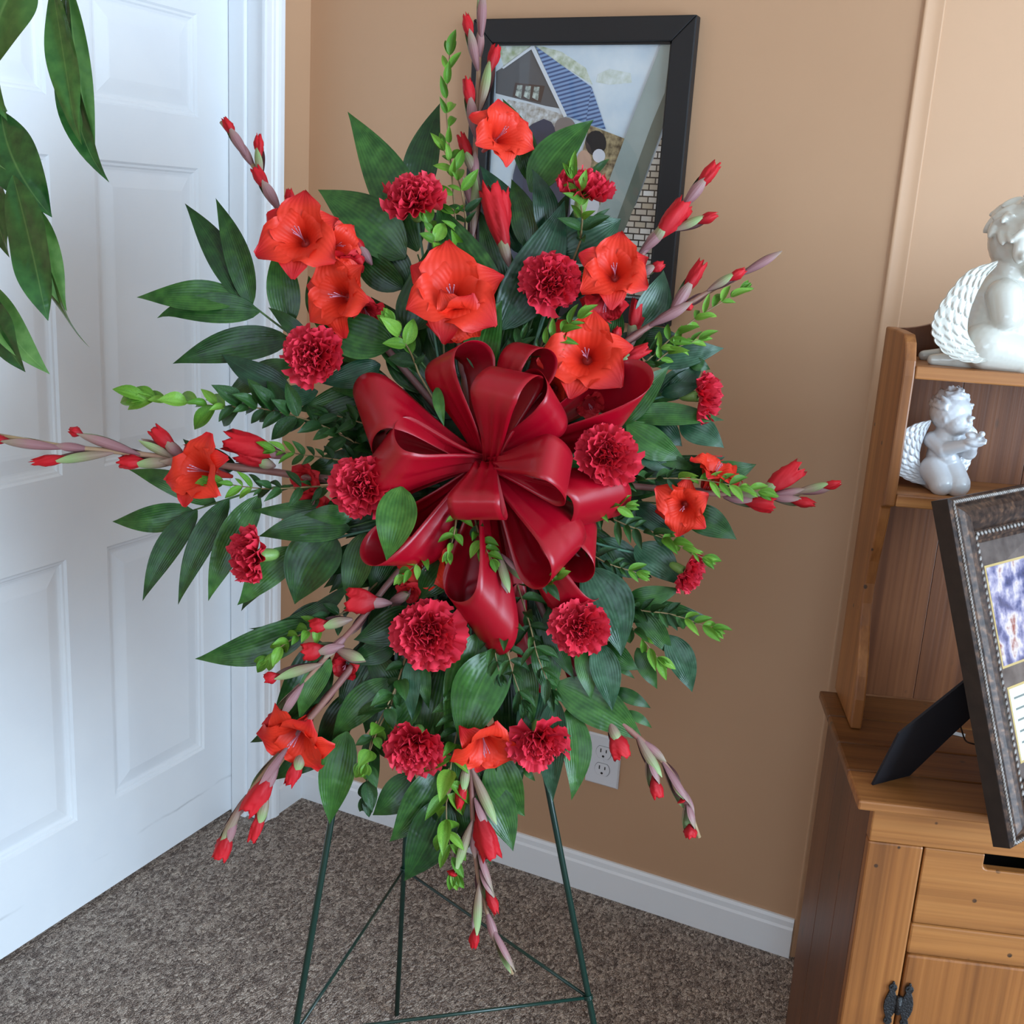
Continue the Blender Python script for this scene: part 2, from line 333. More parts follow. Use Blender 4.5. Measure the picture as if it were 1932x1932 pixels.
# ------------------------------------------------------------------ wall outlet
def outlet():
    y = -0.005; x0, x1, z0, z1 = 0.7455, 0.8205, 0.2575, 0.3715
    m = plain('outlet_white_plastic', srgb(232, 233, 238), 0.3); dk = plain('outlet_slot_dark', srgb(25, 22, 22), 0.6); gap = plain('outlet_seam_grey', srgb(120, 120, 125), 0.5)
    t = thing('wall_outlet', ((x0 + x1) / 2, 0, z0), 'white double wall outlet low on the tan wall', 'outlet')
    V = []; 
    for yy, e in ((0, 0), (-0.003, 0), (-0.0055, 0.003)): V += [(x0 + e, yy, z0 + e), (x1 - e, yy, z0 + e), (x1 - e, yy, z1 - e), (x0 + e, yy, z1 - e)]
    Fc = [(4 * k + i, 4 * k + (i + 1) % 4, 4 * k + 4 + (i + 1) % 4, 4 * k + 4 + i) for k in range(2) for i in range(4)] + [(8, 9, 10, 11)]
    wobj('plate', V, Fc, m, t, smooth=False)
    xc = (x0 + x1) / 2; zc = (z0 + z1) / 2
    def disc(name, cx, cz, rx, rz, yy, th, mt, par, flat=0.8, n=28):
        pts = []
        for k in range(n):
            a = 2 * math.pi * k / n; pts.append((cx + rx * math.cos(a), cz + max(-flat, min(flat, math.sin(a))) * rz))
        return prism(name, pts, yy, yy - th, lambda a, b, d: Vector((a, d, b)), mt, par)
    for s in (1, -1):
        c = zc + s * 0.0195
        disc('seam', xc, c, 0.0175, 0.0178, -0.0055, 0.0003, gap, t)
        r = disc('receptacle', xc, c, 0.0166, 0.0168, -0.0056, 0.0014, m, t)
        for dx, h in ((-0.0062, 0.0085), (0.0062, 0.007)):
            box('slot', (xc + dx - 0.0012, -0.0073, c + 0.004 - h / 2), (xc + dx + 0.0012, -0.0069, c + 0.004 + h / 2), dk, r)
        disc('ground_hole', xc, c - 0.0085, 0.0027, 0.0027, -0.0069, 0.0004, dk, r, 0.9, 14)
    disc('screw', xc, zc, 0.0028, 0.0028, -0.0055, 0.001, m, t, 1, 14)
outlet()

# ------------------------------------------------------------------ framed wedding picture on the wall
def picture():
    blk = plain('black_frame_wood', srgb(20, 20, 23), 0.5)
    x0, x1, z0, z1 = 0.397, 0.842, 1.232, 1.776; fw = 0.043
    t = thing('wall_picture', ((x0 + x1) / 2, 0, z0), 'black framed photograph of a couple by a blue-roofed stone house on the tan wall', 'picture')
    def rail(name, q):
        prof_in = 0.012
        P = [Vector((a, y, b)) for y in (-0.001, -0.024) for a, b in q]
        o = wobj(name, P, BOXF, blk, t, smooth=False); bevel(o, 0.0025); return o
    rail('frame_rail', [(x0, z1), (x0 + fw, z1 - fw), (x1 - fw, z1 - fw), (x1, z1)])
    rail('frame_rail', [(x0, z0), (x1, z0), (x1 - fw, z0 + fw), (x0 + fw, z0 + fw)])
    rail('frame_rail', [(x0, z0), (x0 + fw, z0 + fw), (x0 + fw, z1 - fw), (x0, z1)])
    rail('frame_rail', [(x1, z0), (x1, z1), (x1 - fw, z1 - fw), (x1 - fw, z0 + fw)])
    a0, a1, b0, b1 = x0 + fw - 0.004, x1 - fw + 0.004, z0 + fw - 0.004, z1 - fw + 0.004
    lip = plain('black_frame_lip', srgb(22, 22, 25), 0.4)
    for lo, hi in (((a0, -0.017, b1 - 0.008), (a1, -0.012, b1)), ((a0, -0.017, b0), (a1, -0.012, b0 + 0.008)), ((a0, -0.017, b0), (a0 + 0.008, -0.012, b1)), ((a1 - 0.008, -0.017, b0), (a1, -0.012, b1))):
        box('inner_lip', lo, hi, lip, t)
    Y = -0.008
    def sky():
        tt = NT('print_sky'); tc = tt.n('ShaderNodeTexCoord'); n = tt.n('ShaderNodeTexNoise', i_Scale=14.0, i_Detail=4); tt.l(tc, 'Object', n, 'Vector')
        r = tt.ramp([(0.35, srgb(196, 212, 224)), (0.7, srgb(222, 230, 234))]); tt.l(n, 'Fac', r, 'Fac').l(r, 'Color', tt.b, 'Base Color'); tt.set(Roughness=0.35); return tt.m
    pr = box('print', (a0, Y, b0), (a1, -0.002, b1), sky(), t)
    lvl = [0]
    def patch(name, px, m):
        lvl[0] += 1; y = Y - 0.00015 * lvl[0]
        V = [onplane(a, b, 1, y) for a, b in px]; n = len(V)
        c = sum(V, Vector()) / n
        V = [Vector((min(max(v.x, a0 + 0.008), a1 - 0.008), v.y, min(max(v.z, b0 + 0.008), b1 - 0.008))) for v in V]
        return wobj(name, V, [tuple(range(n))], m, pr, smooth=False)
    fol = noisy('print_foliage', srgb(150, 165, 120), srgb(226, 232, 226), scale=70, rough=0.35, detail=6)
    patch('printed_tree', [(940, 78), (1020, 78), (1060, 98), (1105, 128), (1118, 160), (1040, 110), (990, 95), (950, 125)], fol)
    patch('printed_tree', [(1128, 140), (1150, 130), (1190, 138), (1192, 156), (1150, 160), (1125, 155)], noisy('print_far_tree', srgb(190, 200, 185), srgb(222, 230, 230), scale=80, rough=0.35))
    patch('printed_gable', [(944, 130), (1003, 92), (1058, 205), (1030, 200), (935, 178), (935, 135)], plain('print_gable_grey', srgb(84, 84, 86), 0.35))
    stone_w = noisy('print_pale_stone', srgb(150, 140, 125), srgb(215, 218, 220), scale=110, rough=0.35, detail=2)
    patch('printed_wall', [(935, 176), (1030, 200), (1060, 207), (1072, 240), (1010, 245), (935, 240)], plain('print_white_wall', srgb(205, 212, 218), 0.35))
    patch('printed_wall', [(958, 188), (1000, 196), (1068, 218), (1072, 245), (990, 248), (940, 235)], stone_w)
    patch('printed_window', [(972, 156), (1028, 162), (1020, 194), (967, 182)], plain('print_window_brown', srgb(70, 52, 45), 0.35))
    gl = noisy('print_window_glass', srgb(30, 35, 30), srgb(205, 215, 205), scale=120, rough=0.35, detail=2)
    for k in range(3):
        x = 976 + k * 16; patch('printed_pane', [(x, 160 + k * 1.5), (x + 10, 161 + k * 1.5), (x + 7, 186 + k * 2), (x - 4, 180 + k * 2)], gl)
    def roofm():
        tt = NT('print_blue_roof'); tc = tt.n('ShaderNodeTexCoord'); mp = tt.n('ShaderNodeMapping'); mp.inputs['Rotation'].default_value = (0, 0.25, 0); tt.l(tc, 'Object', mp, 'Vector')
        w = tt.n('ShaderNodeTexWave', i_Scale=42.0, bands_direction='Z'); tt.l(mp, 'Vector', w, 'Vector')
        r = tt.ramp([(0.25, srgb(58, 84, 130)), (0.6, srgb(128, 158, 198))]); tt.l(w, 'Fac', r, 'Fac').l(r, 'Color', tt.b, 'Base Color'); tt.set(Roughness=0.35); return tt.m
    rm = roofm()
    patch('printed_roof', [(1010, 84), (1116, 164), (1105, 232), (1066, 218)], rm)
    patch('printed_roof', [(1116, 164), (1143, 244), (1105, 234)], rm)
    wt = plain('print_white_fascia', srgb(215, 220, 225), 0.35)
    patch('printed_fascia', [(947, 128), (1003, 86), (1008, 84), (1004, 92), (950, 130)], wt)
    patch('printed_fascia', [(1001, 90), (1008, 84), (1070, 219), (1064, 222)], wt)
    patch('printed_stone', [(1112, 236), (1180, 262), (1178, 300), (1130, 415), (1085, 440), (1095, 300)], noisy('print_brown_stone', srgb(70, 52, 36), srgb(190, 170, 130), scale=95, rough=0.35, detail=3))
    patch('printed_suit', [(985, 262), (992, 244), (1004, 234), (1026, 224), (1040, 230), (1052, 250), (1064, 275), (1078, 330), (1074, 440), (1060, 560), (955, 560), (960, 420), (968, 330)], noisy('print_navy_suit', srgb(34, 38, 58), srgb(52, 60, 90), scale=20, rough=0.35))
    cir = lambda cx, cy, rx, ry: [(cx + rx * math.cos(k * 0.3927), cy + ry * math.sin(k * 0.3927)) for k in range(16)]
    patch('printed_head', cir(1066, 240, 20, 19), plain('print_grey_hair', srgb(128, 116, 112), 0.35))
    patch('printed_skin', cir(1102, 305, 14, 22), plain('print_skin', srgb(198, 160, 138), 0.35))
    patch('printed_hair', cir(1124, 270, 20, 24), plain('print_dark_hair', srgb(34, 30, 36), 0.35))
    patch('printed_veil', cir(1130, 294, 12, 13), plain('print_veil', srgb(215, 215, 222), 0.35))
    patch('printed_dress', [(1085, 380), (1128, 372), (1140, 430), (1110, 560), (1060, 560)], plain('print_dress', srgb(208, 208, 214), 0.35))
    def stones():
        tt = NT('print_stone_blocks'); tc = tt.n('ShaderNodeTexCoord'); mp = tt.n('ShaderNodeMapping'); mp.inputs['Rotation'].default_value = (math.pi / 2, 0, 0); mp.inputs['Scale'].default_value = (1, 1, 1); tt.l(tc, 'Object', mp, 'Vector')
        b = tt.n('ShaderNodeTexBrick', i_Scale=22.0); b.inputs['Color1'].default_value = srgb(226, 224, 220); b.inputs['Color2'].default_value = srgb(178, 164, 142); b.inputs['Mortar'].default_value = srgb(45, 38, 32); b.inputs['Mortar Size'].default_value = 0.03
        tt.l(mp, 'Vector', b, 'Vector').l(b, 'Color', tt.b, 'Base Color'); tt.set(Roughness=0.35); return tt.m
    patch('printed_stone', [(1258, 250), (1250, 400), (1235, 480), (1225, 560), (1140, 560), (1160, 450), (1200, 385)], stones())
    patch('printed_post_side', [(1270, 74), (1256, 180), (1250, 240), (1196, 392), (1150, 500), (1120, 560), (1105, 560), (1229, 233)], noisy('print_post_shade', srgb(88, 96, 86), srgb(104, 112, 100), scale=10, rough=0.35))
    patch('printed_post', [(1248, 74), (1270, 74), (1254, 175), (1229, 235), (1165, 411), (1125, 520), (1080, 560), (1060, 560), (1123, 411), (1178, 262)], noisy('print_post_grey', srgb(142, 154, 150), srgb(160, 172, 168), scale=10, rough=0.35))
    gm = glass_mat('picture_glass')
    wobj('glass', [(a0, -0.0125, b0), (a1, -0.0125, b0), (a1, -0.0125, b1), (a0, -0.0125, b1)], [(0, 1, 2, 3)], gm, t, smooth=False)
picture()
# ------------------------------------------------------------------ pine hutch cabinet
ZW = 0.72
CO = onplane(1626.7, 1511, 2, ZW)                     # front left corner of the worktop
CM = Matrix.Translation((CO.x, CO.y, 0)) @ Matrix.Rotation(ANG, 4, 'Z')
def cpt(u, v, z): return CM @ Vector((u, v, z))
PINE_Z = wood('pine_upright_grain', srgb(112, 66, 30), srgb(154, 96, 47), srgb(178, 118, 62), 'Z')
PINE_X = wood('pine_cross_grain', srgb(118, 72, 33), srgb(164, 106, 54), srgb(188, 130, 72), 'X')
PINE_SHADED = wood('pine_shaded_panel', srgb(82, 46, 26), srgb(108, 64, 37), srgb(126, 78, 46), 'Z', rough=0.38)  # darker copy of the pine; shade on side and hutch back put into colour
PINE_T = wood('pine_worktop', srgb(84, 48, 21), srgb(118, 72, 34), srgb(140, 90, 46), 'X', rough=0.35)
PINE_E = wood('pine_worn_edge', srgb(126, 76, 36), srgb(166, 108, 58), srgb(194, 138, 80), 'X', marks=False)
M_BLACKIRON = noisy('hammered_black_iron', srgb(16, 16, 18), srgb(36, 37, 40), scale=300, rough=0.38, bump=0.8, bscale=420)
M_DRAWER_SHADE = plain('drawer_inside_shade', srgb(22, 16, 12), 0.9)  # near-black colour stands in for the shade inside the drawers
CWID = 0.80
def cbox(name, lo, hi, m, parent, bev=0.0015, label=None):
    c = (Vector(lo) + Vector(hi)) / 2
    P = [Vector(p) - c for p in box_pts(lo, hi)]
    o = obj(name, mesh(name, P, BOXF, m, smooth=False), parent, CM @ Matrix.Translation(c), label)
    if bev: bevel(o, bev)
    return o
def cprism(name, poly, d0, d1, plane, m, parent, bev=0.0015):
    """poly in cabinet coordinates; plane 'vz' extrudes along u, 'uz' extrudes along v"""
    f = (lambda a, b, d: Vector((d, a, b))) if plane == 'vz' else (lambda a, b, d: Vector((a, d, b)))
    n = len(poly); V = [f(a, b, d) for d in (d0, d1) for a, b in poly]; c = sum(V, Vector()) / len(V)
    Fc = [tuple(range(n - 1, -1, -1)), tuple(range(n, 2 * n))] + [(i, (i + 1) % n, n + (i + 1) % n, n + i) for i in range(n)]
    o = obj(name, mesh(name, [v - c for v in V], Fc, m, smooth=False), parent, CM @ Matrix.Translation(c))
    if bev: bevel(o, bev)
    return o
def cabinet():
    t = thing('hutch_cabinet', cpt(CWID / 2, 0.19, 0), 'rustic honey pine hutch cabinet with shelves, drawer and black hinges', 'cabinet')
    # side boards
    for k, (a, b) in enumerate(((0.036, 0.145), (0.146, 0.262), (0.263, 0.375))): cbox('side_board', (0.02, a, 0.0), (0.036, b, 0.706), PINE_SHADED, t)
    cbox('side_panel', (CWID - 0.036, 0.036, 0), (CWID - 0.02, 0.375, 0.706), PINE_SHADED, t)
    cbox('back_panel', (0.036, 0.363, 0.03), (CWID - 0.036, 0.375, 0.706), PINE_SHADED, t)
    cbox('bottom', (0.036, 0.036, 0.05), (CWID - 0.036, 0.363, 0.066), PINE_SHADED, t)
    # worktop of four planks with rounded fronts
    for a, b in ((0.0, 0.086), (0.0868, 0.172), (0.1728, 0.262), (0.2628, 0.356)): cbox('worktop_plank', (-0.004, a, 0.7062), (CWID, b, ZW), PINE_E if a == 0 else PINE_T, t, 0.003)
    # face frame
    cbox('stile', (0.02, 0.018, 0.0), (0.0905, 0.036, 0.6545), PINE_Z, t, 0.003)
    cbox('stile', (CWID - 0.0905, 0.018, 0.0), (CWID - 0.02, 0.036, 0.6545), PINE_Z, t, 0.003)
    cbox('rail', (0.02, 0.017, 0.6552), (CWID - 0.02, 0.036, 0.7058), PINE_X, t, 0.002)
    cbox('rail', (0.0913, 0.018, 0.4955), (CWID - 0.0913, 0.036, 0.5405), PINE_X, t, 0.003)
    cbox('rail', (0.0913, 0.018, 0.03), (CWID - 0.0913, 0.036, 0.09), PINE_X, t, 0.003)
    # drawers: fronts with a scooped hand hole in the top edge
    for a, b in ((0.0925, 0.398), (0.402, CWID - 0.0925)):
        m = (a + b) / 2; hw = (b - a) / 2 - 0.076
        pts = [(a, 0.5418), (b, 0.5418), (b, 0.6538)]
        pts += [(m + hw, 0.6538)] + [(m + hw - 0.006 + 0.006 * math.cos(q), 0.638 - 0.006 * math.sin(q)) for q in (0, 0.5, 1.0, 1.57)]
        pts += [(m - hw + 0.006 - 0.006 * math.cos(q), 0.638 - 0.006 * math.sin(q)) for q in (1.57, 1.0, 0.5, 0)] + [(m - hw, 0.6538), (a, 0.6538)]
        d = cprism('drawer_front', pts, 0.019, 0.034, 'uz', PINE_X, t, 0.002)
        cbox('drawer_shade_back', (a + 0.005, 0.12, 0.548), (b - 0.005, 0.13, 0.64), M_DRAWER_SHADE, d, 0)  # dark board painted as the shade seen through the hand hole
        cbox('drawer_shade_top', (a, 0.034, 0.6548), (b, 0.3, 0.656), M_DRAWER_SHADE, d, 0)
    # doors
    def hinge(par, u, z, sgn):
        """butterfly leaf: two lobes and a waist, on both sides of the joint"""
        for s in (-1, 1):
            cx = u + s * 0.0098; sk = s * 0.001
            out = [(0.0000, 0.030), (0.0017, 0.0285), (0.0012, 0.0265), (0.0035, 0.0250), (0.0048, 0.0225), (0.0042, 0.0195), (0.0030, 0.0175), (0.0052, 0.0110), (0.0068, 0.0040), (0.0070, -0.0040), (0.0055, -0.0110), (0.0030, -0.0170), (0.0042, -0.0195), (0.0048, -0.0225), (0.0035, -0.0250), (0.0012, -0.0265), (0.0017, -0.0285), (0, -0.030)]
            pts = [(cx + a * 1.2 + sk, z + b * 1.2) for a, b in out] + [(cx - a * 1.2 + sk, z + b * 1.2) for a, b in reversed(out[1:-1])]
            h = cprism('hinge_leaf', pts[::-1], 0.0145, 0.0175, 'uz', M_BLACKIRON, par, 0.0008)
            for q in (0.0266, -0.0266):
                c = [(cx + sk + 0.0026 * math.cos(i * 0.628), z + q + 0.0026 * math.sin(i * 0.628)) for i in range(10)]
                cprism('screw', c[::-1], 0.0132, 0.0146, 'uz', M_BLACKIRON, h, 0.0004)
        V, Fc, uv = tube_geo([Vector((u, 0.0155, z - 0.013)), Vector((u, 0.0155, z + 0.013))], 0.004, 10)
        obj('hinge_pin', mesh('hinge_pin', V, Fc, M_BLACKIRON), par, CM.copy())
    for a, b, s in ((0.0928, 0.398, 1), (0.402, CWID - 0.0928, -1)):
        d = cbox('door', (a, 0.0185, 0.094), (b, 0.0345, 0.4935), PINE_Z, t, 0.004)
        for z in (0.416, 0.165): hinge(d, a - 0.001 if s > 0 else b + 0.001, z, s)
    # hutch: shaped uprights, shelves, planked back with a curved crest
    up = [(0.2195, 0.7205), (0.2200, 0.766), (0.2260, 0.800), (0.2400, 0.835), (0.2560, 0.868), (0.2640, 0.900), (0.2653, 0.930), (0.2600, 0.965), (0.2480, 1.005), (0.2410, 1.035), (0.2390, 1.052), (0.2190, 1.058),
          (0.2180, 1.10), (0.2180, 1.24), (0.2210, 1.260), (0.2330, 1.2840), (0.2480, 1.2935), (0.300, 1.2945), (0.368, 1.2930), (0.368, 0.7205)]
    for u in (0.021, CWID - 0.037): cprism('upright', up, u, u + 0.016, 'vz', PINE_Z, t, 0.0025)
    for z in (1.2535, 1.0755): cbox('shelf', (0.0372, 0.2185, z - 0.0172), (CWID - 0.0372, 0.358, z), PINE_E, t, 0.002)
    n = 7; wv = (CWID - 0.074) / n
    for k in range(n):
        a = 0.037 + k * wv; b = a + wv - 0.0006
        crest = lambda u: 1.2925 + 0.028 * math.sin(min(1, (u - 0.037) / 0.12) * math.pi / 2) ** 2 if u < CWID / 2 else 1.2925 + 0.028 * math.sin(min(1, (CWID - 0.037 - u) / 0.12) * math.pi / 2) ** 2
        pts = [(a, 0.7205), (b, 0.7205)] + [(b - (b - a) * i / 8, crest(b - (b - a) * i / 8)) for i in range(9)]
        cprism('back_plank', pts, 0.3583, 0.368, 'uz', PINE_SHADED, t, 0.0006)
cabinet()

# ------------------------------------------------------------------ ceramic cherubs
def ico(c, r, sub=2, scale=(1, 1, 1), rot=None):
    import bmesh
    bm = bmesh.new(); bmesh.ops.create_icosphere(bm, subdivisions=sub, radius=1)
    M_ = Matrix.Translation(Vector(c)) @ (rot.to_4x4() if rot else Matrix.Identity(4)) @ Matrix.Diagonal((r * scale[0], r * scale[1], r * scale[2], 1))
    V = [M_ @ v.co for v in bm.verts]; Fc = [tuple(v.index for v in f.verts) for f in bm.faces]; bm.free(); return V, Fc
class Blob:
    """closed pieces that are fused by a voxel remesh into one continuous surface"""
    def __init__(s): s.V, s.F = [], []
    def add(s, g): n = len(s.V); s.V += g[0]; s.F += [tuple(i + n for i in f) for f in g[1]]
    def ball(s, c, r, scale=(1, 1, 1), rot=None): s.add(ico(c, r, 3, scale, rot))
    def limb(s, p0, r0, p1, r1):
        p0, p1 = Vector(p0), Vector(p1); n = max(4, int((p1 - p0).length / min(r0, r1) * 4.5))
        for i in range(n + 1): k = i / n; s.ball(p0.lerp(p1, k), r0 + (r1 - r0) * k)
    def raw(s, name, m): return mesh(name, s.V, s.F, m)
    def build(s, name, vox, m, smooth=4):
        me = bpy.data.meshes.new('raw'); me.from_pydata([tuple(v) for v in s.V], [], s.F)
        o = bpy.data.objects.new('raw', me); COL.objects.link(o)
        r = o.modifiers.new('r', 'REMESH'); r.mode = 'VOXEL'; r.voxel_size = vox; r.use_smooth_shade = True
        sm = o.modifiers.new('s', 'SMOOTH'); sm.factor = 0.5; sm.iterations = smooth
        dg = bpy.context.evaluated_depsgraph_get(); dg.update()
        out = bpy.data.meshes.new_from_object(o.evaluated_get(dg)); out.name = name
        bpy.data.objects.remove(o); bpy.data.meshes.remove(me)
        out.materials.clear(); out.materials.append(m)
        out.polygons.foreach_set('use_smooth', [True] * len(out.polygons)); return out
def ceramic(name, c0, c1, rough):
    t = NT(name); t.set(Base_Color=c0, Roughness=rough); t.b.inputs['Coat Weight'].default_value = 0.6; t.b.inputs['Coat Roughness'].default_value = 0.08
    t.b.inputs['Subsurface Weight'].default_value = 0.0; return t.m
M_CER1 = ceramic('glazed_cream_ceramic', srgb(206, 204, 194), None, 0.18)
M_CER2 = ceramic('matte_white_ceramic', srgb(204, 206, 210), None, 0.34)
def feather_wing(outer, inner, y, rows, m, name, parent, th=0.006, lean=0.0):
    """wing sheet between two rails (u,z), from the shoulder tip round to the lowest feather, moulded into rows of overlapping feathers"""
    NK, NQ = 96, 40; O = smooth_path([Vector((a, 0, b)) for a, b in outer], NK + 1); I = smooth_path([Vector((a, 0, b)) for a, b in inner], NK + 1)
    n = [rows * 2 + 1 + 2 * r for r in range(rows)]; V, Fc = [], []; amp = (O[NK // 2] - I[NK // 2]).length * 0.075
    for side in (0, 1):
        for i in range(NK + 1):
            k = i / NK
            for j in range(NQ + 1):
                q = j / NQ; r = min(rows - 1, int(q * rows)); f = q * rows - r; kk = k * n[r] + 0.5 * (r % 2) + 0.9 * f * f; s = kk % 1.0
                p = I[i].lerp(O[i], q * (1.0 + (0.05 * math.sin(math.pi * s) if r == rows - 1 else 0)))
                h = amp * (0.35 + 0.65 * s) * (1 - 0.75 * (1 - s) ** 6) * (0.55 + 0.45 * math.sin(math.pi * min(1, f * 1.15 + 0.05))) * (0.8 + 0.2 * (rows - r) / rows)
                dome = th * math.sin(math.pi * min(1, 0.12 + 0.8 * q)) ** 0.6 * math.sin(math.pi * min(0.97, 0.06 + 0.9 * k)) ** 0.4
                V.append((p.x, y + lean * q + (-(dome + h) if side == 0 else dome * 0.6), p.z))
    w = NQ + 1; tot = (NK + 1) * w
    for i in range(NK):
        for j in range(NQ):
            a = i * w + j; Fc.append((a, a + 1, a + w + 1, a + w)); b = tot + a; Fc.append((b, b + w, b + w + 1, b + 1))
    for i in range(NK):
        for j in (0, NQ): a = i * w + j; Fc.append((a, a + w, tot + a + w, tot + a))
    for j in range(NQ):
        for i in (0, NK): a = i * w + j; Fc.append((a, tot + a, tot + a + 1, a + 1))
    return obj(name, mesh(name, V, Fc, m), parent, CM.copy())
def big_angel():
    s = 0.00083; u0, z0 = 0.1245, 1.2535
    def q(x, y, v): return (u0 + (x - 1850) * s, v, z0 + (706 - y) * s * 0.84)
    t = thing('angel_figurine', cpt(0.14, 0.285, z0), 'large glossy cream kneeling cherub on the top shelf of the pine hutch', 'figurine', 'ceramic cherubs on the hutch')
    B = Blob(); v = 0.285
    head = q(1906, 456, v)
    B.ball(head, 0.050, (1.0, 0.92, 1.06)); B.ball(q(1925, 492, v - .004), 0.037, (1, .95, 1)); B.ball(q(1925, 500, v - 0.022), 0.022)      # skull, jaw, near cheek
    B.ball(q(1925, 500, v + 0.022), 0.022); B.ball(q(1965, 490, v - 0.006), 0.009); B.ball(q(1955, 520, v), 0.014)
    B.ball(q(1882, 478, v - 0.046), 0.0135, (0.75, 0.55, 1.35)); B.ball(q(1886, 488, v - 0.052), 0.0065); B.ball(q(1922, 505, v - 0.030), 0.021)                         # ear
    rnd = random.Random(3)
    for k in range(70):                                                                                                      # locks of hair
        a = rnd.uniform(-0.4, 2.7); b = rnd.uniform(-1.5, 1.5)
        n = Vector((-math.cos(a) * math.cos(b) , math.sin(b), math.sin(a) * math.cos(b)))
        if n.x > 0.30 or n.z < -0.45 or (n.y < -0.5 and n.x > -0.35 and n.z < 0.35): continue
        c = Vector(head) + Vector((n.x * 0.0495, n.y * 0.0455, n.z * 0.0525))
        tx = Vector((n.z, rnd.uniform(-.9, .9), -n.x * 0.7 + rnd.uniform(-.3, .3))).normalized()
        R_ = frame_of(tx).to_3x3(); B.ball(c + n * 0.0015, 1.0, (0.0052, 0.0052, 0.017), R_)
    B.limb(q(1893, 545, v), 0.028, q(1890, 520, v), 0.030); B.limb(q(1882, 578, v), 0.043, q(1868, 650, v), 0.046)
    B.ball(q(1895, 615, v - 0.005), 0.044); B.ball(q(1852, 665, v), 0.046, (1, 1.0, 0.85))
    for sg in (-1, 1):
        w = v + sg * 0.036
        B.limb(q(1873, 565, w), 0.024, q(1878, 602, w + sg * .010), 0.021); B.limb(q(1878, 604, w + sg * .010), 0.0195, q(1932, 577, v + sg * 0.018), 0.0145)
        B.limb(q(1932, 577, v + sg * .016), 0.013, q(1942, 545, v + sg * 0.008), 0.012)
        for f in range(4): B.limb(q(1938 + f * 4, 556 - f, v + sg * 0.008), 0.0048, q(1940 + f * 4, 520 + f * 4, v + sg * 0.005), 0.004)
        B.limb(q(1932, 560, v + sg * 0.012), 0.005, q(1926, 535, v + sg * 0.008), 0.0042)
        g = v + sg * 0.032
        B.limb(q(1858, 662, g), 0.034, q(1918, 676, g), 0.027); B.ball(q(1920, 683, g), 0.0262)
        B.limb(q(1908, 690, g), 0.0155, q(1815, 693, g - sg * 0.006), 0.0125); B.limb(q(1815, 694, g - sg * .006), 0.0115, q(1780, 697, g - sg * .006), 0.0075)
    obj('body', B.build('body', 0.0019, M_CER1, 3), t, CM.copy())
    P = lambda L: [(q(a, b, 0)[0], q(a, b, 0)[2]) for a, b in L]
    out = P([(1846, 500), (1806, 522), (1780, 565), (1764, 612), (1768, 650), (1795, 682), (1835, 692), (1862, 684)])
    inn = P([(1846, 512), (1832, 535), (1822, 570), (1817, 605), (1819, 635), (1830, 655), (1848, 668), (1866, 678)])
    feather_wing(out, inn, v - 0.052, 4, M_CER1, 'wing', t, 0.006, -0.006)
    sh = lambda L: [(a + 0.045, b) for a, b in L]
    feather_wing(sh(out), sh(inn), v + 0.056, 4, M_CER1, 'wing', t, 0.006, 0.002)
